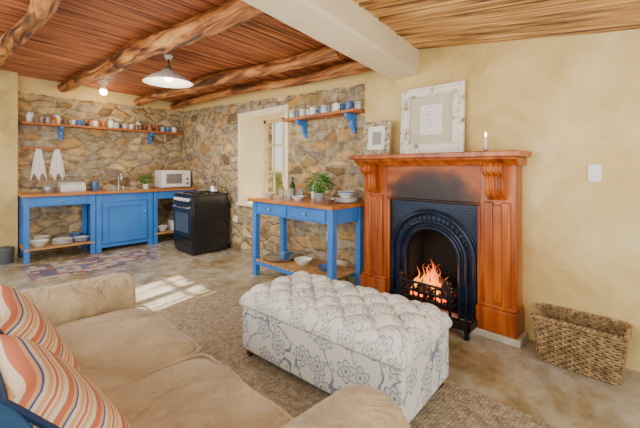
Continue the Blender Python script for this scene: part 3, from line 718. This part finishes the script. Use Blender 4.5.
for cy in (1.085, 1.845):
    bm = B(); rbox(bm, .395, cy, .375, .365, .375, .085, p=7, n_=24, puff=.35, lump=.016)
    part(T, 'seat_cushion', bm, 'sofa', world=True, ang=80)
    P = [(.395 + p.x, cy + p.y, .44) for p in rrect(.360, .372, .05, 60)]
    P = [tuple(Vector(q) + noise.noise_vector(Vector(q) * 5) * .016) for q in P]
    part(T, 'cushion_piping', tube(B(), P, .006, 6, True), 'sofa', world=True)
for x in (-.22, .66):
    for y in (.62, 2.30): part(T, 'leg', cyl(B(), (x, y, .012), (x, y, .08), .03, .035), 'darkleg', world=True)

def pillow(label, mat, loc, rot, s=.22, th=.075, pipe='navy', sl=None):
    T = thing('throw_pillow', label, 'cushion', loc, rot, group='sofa cushions')
    s2 = sl or s
    bm = B(); N = 16; top = {}; bot = {}
    def P(a, c):
        e = 1 - .07 * (1 - c * c) ; e2 = 1 - .07 * (1 - a * a)
        return a * s * e, c * s2 * e2, th * ((1 - a ** 4) * (1 - c ** 4)) ** .55
    for i in range(N + 1):
        for j in range(N + 1):
            a, c = -1 + 2 * i / N, -1 + 2 * j / N; x, y, z = P(a, c)
            top[i, j] = bm.verts.new((x, y, z)); bot[i, j] = top[i, j] if i in (0, N) or j in (0, N) else bm.verts.new((x, y, -z))
    for i in range(N):
        for j in range(N):
            bm.faces.new((top[i, j], top[i + 1, j], top[i + 1, j + 1], top[i, j + 1])); bm.faces.new((bot[i, j + 1], bot[i + 1, j + 1], bot[i + 1, j], bot[i, j]))
    part(T, 'cover', bm, mat, ang=100)
    E = [P(-1 + 2 * i / N, -1)[:2] for i in range(N)] + [P(1, -1 + 2 * i / N)[:2] for i in range(N)] + [P(1 - 2 * i / N, 1)[:2] for i in range(N)] + [P(-1, 1 - 2 * i / N)[:2] for i in range(N)]
    part(T, 'piping', tube(B(), [(x, y, 0) for x, y in E], .008, 6, True), pipe)
pillow('striped cream and terracotta cushion with navy piping against sofa back', 'stripe', (.165, 1.58, .635), (0, math.radians(60), 0), .22, .08, sl=.26)
pillow('striped cream and terracotta cushion with navy piping beside another cushion', 'stripe', (.175, 1.12, .635), (0, math.radians(52), math.radians(4)), .215, .075)
pillow('plain bright blue cushion propped at the sofa arm', 'bluecloth', (.06, .84, .68), (0, math.radians(65), 0), .17, .06, pipe='bluecloth')

# ------------------------------------------------------------ blue side table
T = thing('kitchen_side_table', 'blue painted kitchen table with two drawers and slatted lower shelf', 'table', (2.64, 2.81, 0))
TX0, TX1, TY0, TY1 = 2.40, 2.88, 2.19, 3.46
part(T, 'table_top', box(B(), TX0 - .04, TY0 - .03, .865, TX1 + .03, TY1 + .04, .90), 'wood_topy', world=True, bevel=.004, label='oiled wooden table top')
for x in (TX0, TX1 - .065):
    for y in (TY0, TY1 - .065): part(T, 'leg', box(B(), x, y, 0, x + .065, y + .065, .865), 'blue', world=True, bevel=.004)
for b_ in ((TX0 + .012, TY0 + .06, TX0 + .03, TY1 - .06), (TX1 - .03, TY0 + .06, TX1 - .012, TY1 - .06), (TX0 + .06, TY0 + .012, TX1 - .06, TY0 + .03), (TX0 + .06, TY1 - .03, TX1 - .06, TY1 - .012)):
    part(T, 'apron', box(B(), b_[0], b_[1], .72, b_[2], b_[3], .865), 'blue', world=True)
for (a, c) in ((TY0 + .09, 2.80), (2.85, TY1 - .09)):
    d_ = part(T, 'drawer', box(B(), TX0 - .004, a, .738, TX0 + .02, c, .85), 'blue', world=True, bevel=.003)
    bm = B(); sphere(bm, (TX0 - .022, (a + c) / 2, .795), .014); cyl(bm, (TX0 - .02, (a + c) / 2, .795), (TX0 + .0, (a + c) / 2, .795), .007)
    part(T, 'knob', bm, 'chrome', world=True, parent=d_, label='small steel drawer knob')
for a in (TX0 + .01, TX1 - .04): part(T, 'stretcher', box(B(), a, TY0 + .02, .13, a + .03, TY1 - .02, .18), 'blue', world=True)
bm = B(); y = TY0 + .07
while y < TY1 - .12: box(bm, TX0 - .01, y, .18, TX1 - .01, y + .06, .198); y += .075
part(T, 'slatted_shelf', bm, 'slatwood', world=True, label='natural wooden slatted shelf')

# ------------------------------------------------------------ back kitchen run
T = thing('worktop', 'long oiled wooden worktop across the blue base units', 'worktop', (1.7, 6.25, .865))
part(T, 'slab', box(B(), .56, 5.93, .865, 2.94, 6.54, .90), 'wood_top', world=True, bevel=.004)
def leg(T, x, y, w=.06): return part(T, 'leg', box(B(), x, y, 0, x + w, y + w, .864), 'blue', world=True, bevel=.004)
T = thing('open_base_unit', 'open blue base unit with slatted shelf holding crockery', 'kitchen unit', (1.0, 6.25, 0))
for x in (.58, 1.33):
    for y in (5.96, 6.46): leg(T, x, y)
for b_ in ((.64, 5.97, 1.33, 5.99), (.64, 6.50, 1.33, 6.52), (.59, 6.02, .61, 6.46)): part(T, 'apron', box(B(), b_[0], b_[1], .73, b_[2], b_[3], .864), 'blue', world=True)
d_ = part(T, 'drawer', box(B(), .69, 5.958, .745, 1.28, 5.985, .85), 'blue', world=True, bevel=.003)
part(T, 'knob', sphere(B(), (.985, 5.945, .797), .015), 'chrome', world=True, parent=d_)
for a in (.59, 1.35): part(T, 'stretcher', box(B(), a, 5.99, .11, a + .03, 6.50, .155), 'blue', world=True)
bm = B(); y = 5.955
while y < 6.44: box(bm, .58, y, .155, 1.39, y + .055, .175); y += .068
part(T, 'slatted_shelf', bm, 'slatwood', world=True, label='natural wooden slatted shelf')
T = thing('base_cabinet', 'blue painted sink cabinet with a single panelled door', 'cabinet', (1.8, 6.25, 0))
part(T, 'body', box(B(), 1.41, 5.99, .06, 2.19, 6.52, .864), 'blue', world=True, bevel=.003)
bm = B(); box(bm, 1.40, 5.965, .0, 1.47, 6.00, .864); box(bm, 2.13, 5.965, .0, 2.20, 6.00, .864); box(bm, 1.47, 5.975, .74, 2.13, 6.00, .864); box(bm, 1.47, 5.975, .06, 2.13, 6.00, .11)
part(T, 'face_frame', bm, 'blue', world=True, bevel=.003)
d_ = part(T, 'door', box(B(), 1.48, 5.968, .115, 2.12, 5.989, .735), 'blue', world=True, bevel=.003)
bm = B()
for b_ in ((1.49, .125, 2.11, .19), (1.49, .66, 2.11, .725), (1.49, .19, 1.555, .66), (2.045, .19, 2.11, .66)): box(bm, b_[0], 5.955, b_[1], b_[2], 5.97, b_[3])
part(T, 'door_frame', bm, 'blue', world=True, parent=d_, bevel=.004)
part(T, 'knob', sphere(B(), (2.075, 5.94, .56), .016), 'chrome', world=True, parent=d_)
T = thing('open_base_unit', 'narrow open blue base unit with slatted shelf beside the stove', 'kitchen unit', (2.5, 6.25, 0))
for x in (2.215, 2.85):
    for y in (5.96, 6.46): leg(T, x, y)
for b_ in ((2.275, 5.97, 2.85, 5.99), (2.275, 6.50, 2.85, 6.52)): part(T, 'apron', box(B(), b_[0], b_[1], .74, b_[2], b_[3], .864), 'blue', world=True)
for a in (2.23, 2.86): part(T, 'stretcher', box(B(), a, 5.99, .11, a + .03, 6.5, .155), 'blue', world=True)
bm = B(); y = 5.955
while y < 6.44: box(bm, 2.22, y, .155, 2.90, y + .055, .175); y += .068
part(T, 'slatted_shelf', bm, 'slatwood', world=True)
# sink + tap
T = thing('kitchen_sink', 'inset steel sink basin with swan-neck tap', 'sink', (1.82, 6.2, .90))
bm = B()
for b_ in ((-.24, -.18, .24, -.15), (-.24, .15, .24, .18), (-.24, -.15, -.21, .15), (.21, -.15, .24, .15)): box(bm, b_[0], b_[1], 0, b_[2], b_[3], .012)
box(bm, -.21, -.15, .0, .21, .15, .003)
part(T, 'basin', bm, 'chrome', bevel=.003)
bm = B(); cyl(bm, (0, .20, 0), (0, .20, .04), .022); tube(bm, [(0, .20, .03), (0, .20, .2)] + [(0, .20 - .07 + .07 * math.cos(a), .2 + .07 * math.sin(a)) for a in [i * pi / 8 for i in range(1, 9)]] + [(0, .06, .16)], .013, 8)
part(T, 'tap', bm, 'chrome')
for s_ in (-1, 1): bm = B(); cyl(bm, (s_ * .07, .2, 0), (s_ * .07, .2, .05), .014); cyl(bm, (s_ * .07 - .03, .2, .055), (s_ * .07 + .03, .2, .055), .006); part(T, 'tap_handle', bm, 'chrome')

def shelf(label, x0, y0, x1, y1, z, axis, brk):
    T = thing('wall_shelf', label, 'shelf', ((x0 + x1) / 2, (y0 + y1) / 2, z))
    part(T, 'board', box(B(), x0, y0, z - .03, x1, y1, z), 'shelfwood', world=True, bevel=.003)
    for b_ in brk:
        pr = [(0, 0), (.16, 0), (.16, -.03), (.13, -.05), (.10, -.055), (.075, -.075), (.07, -.11), (.055, -.15), (.03, -.165), (.03, -.20), (0, -.20)]
        bm = B()
        if axis == 'y': extr(bm, [(x1 - p, z - .031 + q) for p, q in pr], 'y', b_ - .022, b_ + .022)
        else: extr(bm, [(y1 - p, z - .031 + q) for p, q in pr], 'x', b_ - .022, b_ + .022)
        part(T, 'bracket', bm, 'blue', world=True, bevel=.004, label='blue painted scroll bracket')
shelf('long wooden wall shelf on blue brackets holding jars and mugs', .60, 6.36, 2.86, 6.549, 1.90, 'x', (1.06, 2.35))
shelf('wooden wall shelf on blue brackets lined with mugs', 2.76, 2.22, 2.949, 3.36, 1.85, 'y', (2.36, 3.12))

def mugp(name, mat, label, r=.038, h=.085, group='mugs'):
    T = thing(name, label, 'mug', (0, 0, -5), group=group)
    part(T, 'body', lathe(B(), [(0, 0), (r * .8, 0), (r, .01), (r, h), (r - .004, h), (r - .005, .012), (0, .010)], seg=18), mat)
    bm = B(); tube(bm, [(r - .003, 0, h * .8), (r + .018, 0, h * .82), (r + .027, 0, h * .55), (r + .02, 0, h * .28), (r - .003, 0, h * .2)], .005, 6)
    part(T, 'handle', bm, mat)
    return T
MUG = [mugp('mug', 'mugblue', 'blue glazed mug on the wall shelf'), mugp('mug', 'white', 'plain white mug on the wall shelf'), mugp('mug', 'mugstripe', 'blue and white banded mug on the wall shelf'), mugp('mug', 'cream', 'cream stoneware mug on the wall shelf'), mugp('mug', 'mugbrown', 'brown glazed stoneware mug on the wall shelf')]
used = set()
def put(T, loc, rz, label=None, group=None):
    k = T['o'].name
    if k not in used:
        used.add(k); T['o'].location = loc; T['o'].rotation_euler = (0, 0, rz)
        if group: T['o']['group'] = group
        return T['o']
    return copy_thing(T, loc, rz, label, group)
for i in range(11):
    put(MUG[[2, 1, 0, 2, 3, 0, 2, 1, 0, 2, 1][i]], (2.875 - (.012 if i % 2 else 0), 2.27 + i * .102, 1.85), pi + .5 + i * .3, group='mugs on the wall shelf')
for i in range(6):
    put(MUG[[0, 1, 2, 1, 3, 2][i]], (2.80, 2.32 + i * .175, 1.85), pi + .9 + i * .4, group='mugs on the wall shelf')
jar = thing('storage_jar', 'small glass jar of preserves with a red lid', 'jar', (0, 0, -5), group='jars on the wall shelf')
part(jar, 'body', lathe(B(), [(0, 0), (.035, 0), (.038, .008), (.038, .07), (.03, .08), (0, .08)], seg=16), 'jam')
part(jar, 'lid', lathe(B(), [(0, .079), (.034, .079), (.034, .10), (0, .10)], seg=16), 'red')
tinp = thing('storage_tin', 'plain white lidded storage tin', 'tin', (0, 0, -5), group='tins on the wall shelf')
part(tinp, 'body', lathe(B(), [(0, 0), (.045, 0), (.045, .12), (0, .12)], seg=18), 'white')
bm = B(); lathe(bm, [(0, .119), (.048, .119), (.048, .138), (.01, .142), (0, .142)], seg=18); sphere(bm, (0, 0, .15), .01, seg=8); part(tinp, 'lid', bm, 'tin')
gl = thing('drinking_glass', 'clear glass tumbler on the blue table', 'glass', (0, 0, -5), group='glasses')
part(gl, 'body', lathe(B(), [(0, 0), (.028, 0), (.034, .11), (.031, .11), (.026, .008), (0, .006)], seg=16), 'glass')
seq = [(tinp, .70), (MUG[1], .81), (MUG[2], .91), (tinp, 1.01), (MUG[4], 1.12), (MUG[1], 1.22), (MUG[0], 1.33), (jar, 1.44), (jar, 1.53), (jar, 1.62), (tinp, 1.73), (MUG[0], 1.84), (MUG[2], 1.94), (MUG[1], 2.04), (tinp, 2.15), (MUG[4], 2.26), (MUG[0], 2.36), (jar, 2.46), (MUG[2], 2.56), (MUG[0], 2.67), (MUG[1], 2.78)]
for i, (t_, x) in enumerate(seq): put(t_, (x, 6.48, 1.90), i * .7, group='crockery and jars on the long shelf')
for i, x in enumerate((.76, .96, 1.28, 1.49, 1.79, 2.10, 2.31, 2.62, 2.73)): put((MUG[4], jar, MUG[0], MUG[1], MUG[2])[i % 5], (x, 6.40, 1.90), i * 1.1, group='crockery and jars on the long shelf')
for i, (x, y) in enumerate(((2.70, 2.95), (2.78, 3.03), (2.68, 3.08), (2.58, 3.02), (2.60, 3.16))): put(gl, (x, y, .90), 0)

T = thing('hook_rail', 'narrow wooden peg rail fixed to the stone wall', 'hook rail', (.88, BY, 1.53))
part(T, 'rail', box(B(), -.27, -.02, -.02, .27, 0, .025), 'shelfwood', bevel=.003)
for x in (-.2, -.07, .12, .22): part(T, 'peg', tube(B(), [(x, -.015, 0), (x, -.05, -.005), (x, -.06, .015)], .006, 6), 'chrome')
def towel(x, label, sd):
    bm = B(); N = 24; K = 18; g = {}
    for i in range(N + 1):
        for j in range(K + 1):
            u = i / N; v = j / K; w = .05 + .155 * v ** .7
            zb = -.42 * v - .05 * v * math.cos((u - .5) * 4 * pi + sd) 
            g[i, j] = bm.verts.new(((u - .5) * w, -.030 - .014 * math.sin(u * 5 * pi + sd) * (.3 + v), zb))
    for i in range(N):
        for j in range(K): bm.faces.new((g[i, j], g[i + 1, j], g[i + 1, j + 1], g[i, j + 1]))
    o = solo('tea_towel', bm, 'towel', label, 'towel', (x, BY - .004, 1.535), group='tea towels on the peg rail', ang=100)
    mo = o.modifiers.new('s', 'SOLIDIFY'); mo.thickness = .004
towel(.80, 'white linen tea towel hanging from a peg', 0); towel(1.02, 'white linen tea towel hanging from a peg', 2)

def bowl(loc, r, h, mat, label, group='crockery on the lower shelf'):
    return solo('bowl', lathe(B(), [(0, 0), (r * .45, 0), (r * .5, .008), (r * .8, h * .5), (r, h), (r - .006, h), (r * .76, h * .52), (r * .4, .014), (0, .012)], seg=24), mat, label, 'bowl', loc, group=group)
def plate(loc, r, mat, label, group='stacked plates'):
    return solo('plate', lathe(B(), [(0, 0), (r * .6, 0), (r, .014), (r, .018), (r * .6, .006), (0, .005)], seg=24), mat, label, 'plate', loc, group=group)
bowl((.76, 6.12, .175), .11, .08, 'white', 'white mixing bowl on the slatted shelf')
bowl((.82, 6.36, .175), .10, .10, 'cream', 'cream bowl on the slatted shelf')
for k in range(7): plate((1.02, 6.12, .175 + k * .009), .12, 'mugstripe' if k % 2 else 'white', 'dinner plate in a stack on the slatted shelf')
for k in range(6): plate((1.25, 6.14, .175 + k * .009), .10, 'white' if k % 2 else 'mugblue', 'side plate in a stack on the slatted shelf')
bowl((1.22, 6.36, .175), .09, .09, 'mugblue', 'blue glazed bowl on the slatted shelf')
bowl((2.40, 6.10, .175), .10, .09, 'white', 'white bowl on the slatted shelf')
T = thing('storage_box', 'white lidded plastic storage box', 'box', (2.66, 6.12, .175)); part(T, 'body', box(B(), -.11, -.1, 0, .11, .1, .14), 'plastic', bevel=.01); part(T, 'lid', box(B(), -.118, -.108, .139, .118, .108, .16), 'plastic', bevel=.005)

T = thing('bread_bin', 'small ribbed white bread bin on the worktop', 'bread bin', (1.17, 6.33, .90))
bm = B(); pr = [(-.10, 0), (.10, 0), (.10, .10), (.07, .135), (0, .15), (-.06, .13), (-.10, .07)]
extr(bm, [(a, z) for a, z in pr], 'x', -.16, .16); part(T, 'body', bm, 'white', bevel=.008)
bm = B()
for k in range(13): xx = -.15 + k * .025; tube(bm, [(xx, -.102, .01), (xx, -.102, .07), (xx, -.062, .132), (xx, 0, .152)], .005, 5)
o = part(T, 'rib', bm, 'tin'); o['kind'] = 'stuff'
T = thing('utensil_jar', 'grey stoneware jar of wooden cooking spoons', 'utensil jar', (1.48, 6.40, .90))
part(T, 'jar_body', lathe(B(), [(0, 0), (.05, 0), (.055, .07), (.05, .14), (.045, .14), (.045, .02), (0, .015)], seg=18), 'mugblue')
for k in range(4):
    a = k * 1.6; bm = B(); tube(bm, [(0, 0, .03), (.035 * math.cos(a), .035 * math.sin(a), .22)], .005, 6); sphere(bm, (.038 * math.cos(a), .038 * math.sin(a), .235), .018, 1.4, 8); part(T, 'spoon', bm, 'slatwood')
T = thing('saucepan', 'small steel saucepan with lid on the worktop', 'saucepan', (.88, 6.20, .90))
part(T, 'body', lathe(B(), [(0, 0), (.08, 0), (.085, .01), (.085, .09), (.08, .09), (.078, .012), (0, .01)], seg=22), 'tin')
bm = B(); lathe(bm, [(0, .089), (.088, .089), (.06, .105), (0, .11)], seg=22); sphere(bm, (0, 0, .12), .012, seg=8); part(T, 'lid', bm, 'tin')
part(T, 'handle', tube(B(), [(-.08, 0, .075), (-.20, -.02, .085)], .009, 8), 'black')
# microwave
T = thing('microwave', 'white microwave oven on the worktop near the corner', 'microwave', (2.66, 6.27, .90))
part(T, 'body', box(B(), -.25, -.16, .012, .25, .19, .31), 'plastic', bevel=.008)
d_ = part(T, 'door', box(B(), -.24, -.178, .025, .12, -.16, .30), 'plastic', bevel=.004)
part(T, 'door_window', box(B(), -.19, -.181, .08, .08, -.177, .25), 'tin', parent=d_)
part(T, 'control_panel', box(B(), .125, -.170, .025, .24, -.16, .30), 'plastic', bevel=.002)
for z in (.08, .16): part(T, 'knob', cyl(B(), (.178, -.188, z), (.178, -.168, z), .022), 'tin')
for x in (-.2, .2): part(T, 'foot', cyl(B(), (x, 0, 0), (x, 0, .014), .015), 'grey')

def plant(loc, r, h, n_, label, potr, poth, sd, potm='terra'):
    T = thing('potted_plant', label, 'plant', loc); rr = random.Random(sd)
    part(T, 'pot', lathe(B(), [(0, 0), (potr * .75, 0), (potr, poth), (potr - .006, poth), (potr * .7, .01), (0, .01)], seg=20), potm)
    part(T, 'soil', lathe(B(), [(0, poth - .02), (potr * .93, poth - .018), (0, poth - .012)], seg=16), 'soil')
    bm = B(); st = B()
    for k in range(n_):
        a = rr.uniform(0, 2 * pi); ph = math.acos(rr.uniform(.0, 1)); d = rr.uniform(.6, 1)
        p = Vector((r * d * math.sin(ph) * math.cos(a), r * d * math.sin(ph) * math.sin(a), poth + .02 + h * d * math.cos(ph)))
        di = Vector((math.cos(a), math.sin(a), rr.uniform(-.3, .6))).normalized(); L = rr.uniform(.032, .055); sd_ = di.cross(Vector((0, 0, 1))).normalized(); up = sd_.cross(di)
        rows_ = [(0, 0), (.25, .30), (.55, .36), (.85, .2), (1, 0)]
        prev = None
        for t_, w in rows_:
            c0 = p + di * L * t_ - up * L * .25 * t_ * t_
            cur = [bm.verts.new(c0 - sd_ * L * w + up * .004), bm.verts.new(c0), bm.verts.new(c0 + sd_ * L * w + up * .004)] if w else [bm.verts.new(c0)]
            if prev:
                if len(prev) == 1 and len(cur) == 3: bm.faces.new((prev[0], cur[0], cur[1])); bm.faces.new((prev[0], cur[1], cur[2]))
                elif len(prev) == 3 and len(cur) == 3: bm.faces.new((prev[0], cur[0], cur[1], prev[1])); bm.faces.new((prev[1], cur[1], cur[2], prev[2]))
                else: bm.faces.new((prev[0], cur[0], prev[1])); bm.faces.new((prev[1], cur[0], prev[2]))
            prev = cur
        if k % 5 == 0: tube(st, [(p.x * .15, p.y * .15, poth - .02), (p.x * .5, p.y * .5, (poth + p.z) / 2), tuple(p)], .002, 5)
    o = part(T, 'foliage', bm, 'leaf'); o['kind'] = 'stuff'
    part(T, 'stem', st, 'leaf')
plant((2.66, 2.60, .90), .14, .21, 230, 'bushy green basil plant in a grey pot on the blue table', .055, .09, 1)
plant((2.20, 6.28, .90), .10, .17, 110, 'small green herb in a white pot on the worktop', .05, .08, 2, 'white')

for k in range(4): plate((2.74, 2.31, .90 + k * .009), .115, 'white', 'white plate in a stack on the blue table')
bowl((2.74, 2.31, .945), .09, .07, 'mugstripe', 'blue and white bowl resting on stacked plates', 'table crockery')
bowl((2.50, 2.33, .90), .07, .05, 'tin', 'small steel bowl on the blue table', 'table crockery')
def bottle(loc, r, h, mat, label, capm='black'):
    T = thing('bottle', label, 'bottle', loc, group='bottles on the blue table')
    part(T, 'body', lathe(B(), [(0, 0), (r, 0), (r, h * .6), (r * .4, h * .75), (r * .35, h * .93), (0, h * .93)], seg=18), mat)
    part(T, 'cap', lathe(B(), [(0, h * .92), (r * .42, h * .92), (r * .42, h), (0, h)], seg=12), capm)
bottle((2.80, 3.20, .90), .035, .24, 'bottle', 'dark green oil bottle on the blue table')
bottle((2.70, 3.28, .90), .03, .18, 'oil', 'amber vinegar bottle on the blue table')
bottle((2.80, 2.84, .90), .028, .18, 'white', 'white pepper grinder bottle on the blue table', 'tin')
bowl((2.56, 2.84, .90), .075, .045, 'white', 'shallow white dish on the blue table', 'table crockery')
bowl((2.52, 3.30, .90), .08, .06, 'cream', 'cream bowl on the blue table', 'table crockery')
solo('serving_tray', lathe(B(), [(0, .004), (.15, .004), (.2, .028), (.2, .034), (.148, .010), (0, .010)], seg=28), 'chrome', 'round steel serving tray on the slatted shelf', 'tray', (2.60, 3.18, .198))
bowl((2.62, 2.82, .198), .10, .06, 'white', 'white serving bowl on the slatted shelf'); bowl((2.62, 2.48, .198), .09, .05, 'mugblue', 'blue dish on the slatted shelf')
bm = B(); lathe(bm, [(0, 0), (.04, 0), (.05, .05), (.03, .11), (.035, .14), (.03, .14), (.026, .11), (0, .02)], seg=18); tube(bm, [(.03, 0, .13), (.065, 0, .11), (.06, 0, .06), (.045, 0, .04)], .006, 6)
solo('jug', bm, 'cream', 'small cream jug on the window sill', 'jug', (3.1, 4.1, S0 + .005), (0, 0, 2))

# ------------------------------------------------------------ stove
T = thing('stove', 'freestanding black electric stove with glass oven door', 'stove', (2.56, 5.06, 0))
X0, X1, Y0, Y1 = 2.30, 2.86, 4.76, 5.36
part(T, 'body', box(B(), X0, Y0, .03, X1, Y1, .85), 'black', world=True, bevel=.006)
part(T, 'hob', box(B(), X0 - .01, Y0 - .005, .85, X1, Y1 + .005, .872), 'black', world=True, bevel=.005)
for x in (X0 + .15, X0 + .41):
    for y in (Y0 + .16, Y0 + .44): part(T, 'hotplate', lathe(B(), [(0, .872), (.085, .872), (.085, .884), (.07, .888), (0, .886)], (x, y, 0), 24), 'ironblack', world=True)
part(T, 'control_panel', box(B(), X0 - .018, Y0 + .01, .74, X0, Y1 - .01, .845), 'black', world=True, bevel=.004)
for k in range(5): y = Y0 + .09 + k * .105; part(T, 'knob', cyl(B(), (X0 - .045, y, .79), (X0 - .016, y, .79), .024), 'white', world=True)
d_ = part(T, 'oven_door', box(B(), X0 - .025, Y0 + .01, .24, X0, Y1 - .01, .725), 'black', world=True, bevel=.005)
part(T, 'oven_window', box(B(), X0 - .030, Y0 + .09, .32, X0 - .024, Y1 - .09, .60), 'dglass', world=True, parent=d_)
bm = B(); tube(bm, [(X0 - .02, Y0 + .06, .68), (X0 - .06, Y0 + .06, .68), (X0 - .06, Y1 - .06, .68), (X0 - .02, Y1 - .06, .68)], .014, 8); part(T, 'handle', bm, 'chrome', world=True, parent=d_)
part(T, 'storage_drawer', box(B(), X0 - .02, Y0 + .01, .07, X0, Y1 - .01, .225), 'black', world=True, bevel=.005)
part(T, 'foot', box(B(), X0 + .02, Y0 + .02, 0, X1 - .02, Y1 - .02, .03), 'black', world=True)
T = thing('kettle', 'small steel kettle standing on the stove hob', 'kettle', (2.71, 4.92, .888))
part(T, 'body', lathe(B(), [(0, 0), (.075, 0), (.08, .03), (.06, .09), (.03, .11), (0, .112)], seg=20), 'chrome')
bm = B(); tube(bm, [(-.06, 0, .06), (-.10, 0, .10)], [.014, .008], 8); part(T, 'spout', bm, 'chrome')
bm = B(); tube(bm, [(0, -.05, .09), (0, -.045, .15), (0, 0, .17), (0, .045, .15), (0, .05, .09)], .006, 6); part(T, 'handle', bm, 'black')

def socket(loc, rot, label):
    T = thing('wall_socket', label, 'socket', loc, rot)
    part(T, 'plate', box(B(), -.012, -.05, 0, 0, .05, .10), 'plastic', bevel=.004)
    part(T, 'plug', box(B(), -.045, -.022, .03, -.010, .022, .07), 'plastic', bevel=.006)
socket((SX, 2.72, .42), (0, 0, 0), 'white wall socket with plug on the stone wall')
socket((SX, 4.68, .42), (0, 0, 0), 'white wall socket low beside the stove')

# pendant lamp
T = thing('pendant_lamp', 'white enamel pendant lamp hanging on a cord between ceiling poles', 'lamp', (1.55, 3.77, 2.16))
sh = [(.035, .135), (.05, .13), (.07, .115), (.13, .075), (.20, .035), (.232, .0), (.236, -.005), (.228, -.004), (.195, .028), (.125, .066), (.065, .105), (.03, .12)]
part(T, 'lamp_shade', lathe(B(), [(r_ * 1.06, z_) for r_, z_ in sh], seg=36), 'white')
part(T, 'lamp_holder', lathe(B(), [(0, .10), (.028, .10), (.036, .13), (.03, .16), (.012, .19), (0, .19)], seg=18), 'tin')
part(T, 'cord', cyl(B(), (0, 0, .185), (0, 0, zc(1.55, 3.77) - 2.16 + .01), .006, seg=8), 'black')
part(T, 'ceiling_rose', lathe(B(), [(0, -.04), (.03, -.04), (.05, -.0), (0, 0)], (0, 0, zc(1.55, 3.77) - 2.16 + .005), 18), 'white')
part(T, 'bulb', sphere(B(), (0, 0, .045), .04), 'bulb')
T = thing('ceiling_light', 'small round glowing ceiling light above the worktop', 'lamp', (1.55, 6.2, zc(1.55, 6.2) - .1))
part(T, 'lamp_holder', cyl(B(), (0, 0, .05), (0, 0, .11), .04, .045), 'white')
part(T, 'bulb', sphere(B(), (0, 0, .02), .055), 'bulb')
T = thing('waste_bin', 'dark grey pedal bin standing by the plaster pier', 'bin', (.40, 6.2, 0))
part(T, 'body', lathe(B(), [(0, 0), (.10, 0), (.11, .18), (0, .18)], seg=24), 'grey')
part(T, 'lid', lathe(B(), [(0, .18), (.112, .18), (.108, .20), (.05, .215), (0, .215)], seg=24), 'grey')

# ------------------------------------------------------------ lights
def area(loc, rot, sx, sy, e, col=(1, 1, 1)):
    L = bpy.data.lights.new('area', 'AREA'); L.shape = 'RECTANGLE'; L.size = sx; L.size_y = sy; L.energy = e; L.color = col
    o = bpy.data.objects.new('area_light', L); C.objects.link(o); o.location = loc; o.rotation_euler = rot; return o
def point(loc, e, col, r=.05):
    L = bpy.data.lights.new('point', 'POINT'); L.energy = e; L.color = col; L.shadow_soft_size = r
    o = bpy.data.objects.new('point_light', L); C.objects.link(o); o.location = loc
area((-1.6, 1.8, 1.5), (0, math.radians(-90), 0), 1.6, 4.0, 130, (1, .96, .89))
area((.6, -1.6, 1.6), (math.radians(90), 0, 0), 2.4, 1.5, 62, (1, .96, .89))
area((1.6, 4.4, 2.12), (0, 0, 0), 1.2, 2.0, 36, (1, .93, .80))
area((1.5, .7, .9), (pi, 0, 0), 1.5, 1.2, 12, (1, .92, .78))
area((1.4, 4.2, 1.2), (pi, 0, 0), 1.5, 2.5, 18, (1, .89, .74))
point((2.74, FC, .34), 3, (1, .36, .08), .08)
point((1.55, 3.77, 2.11), 7, (1, .8, .55), .05)
point((1.55, 6.15, 2.2), 8, (1, .75, .45), .05)
S = bpy.data.lights.new('sun', 'SUN'); S.energy = 22; S.angle = math.radians(1.2); S.color = (1, .92, .78)
so = bpy.data.objects.new('sun', S); C.objects.link(so); so.rotation_euler = Vector((-1, -.26, -.66)).to_track_quat('-Z', 'Y').to_euler()
w = bpy.data.worlds.new('world'); bpy.context.scene.world = w; w.use_nodes = True
bg = w.node_tree.nodes['Background']; bg.inputs[0].default_value = (.98, .975, .96, 1); bg.inputs[1].default_value = 1.25

cam = bpy.data.cameras.new('camera'); co = bpy.data.objects.new('camera', cam); C.objects.link(co)
co.location = (0, 0, 1.25); co.rotation_euler = (math.radians(90), 0, math.radians(-45.64))
cam.sensor_width = 36; cam.lens = 36 * 352 / 640; cam.shift_y = -46 / 640; cam.clip_start = .03
bpy.context.scene.camera = co
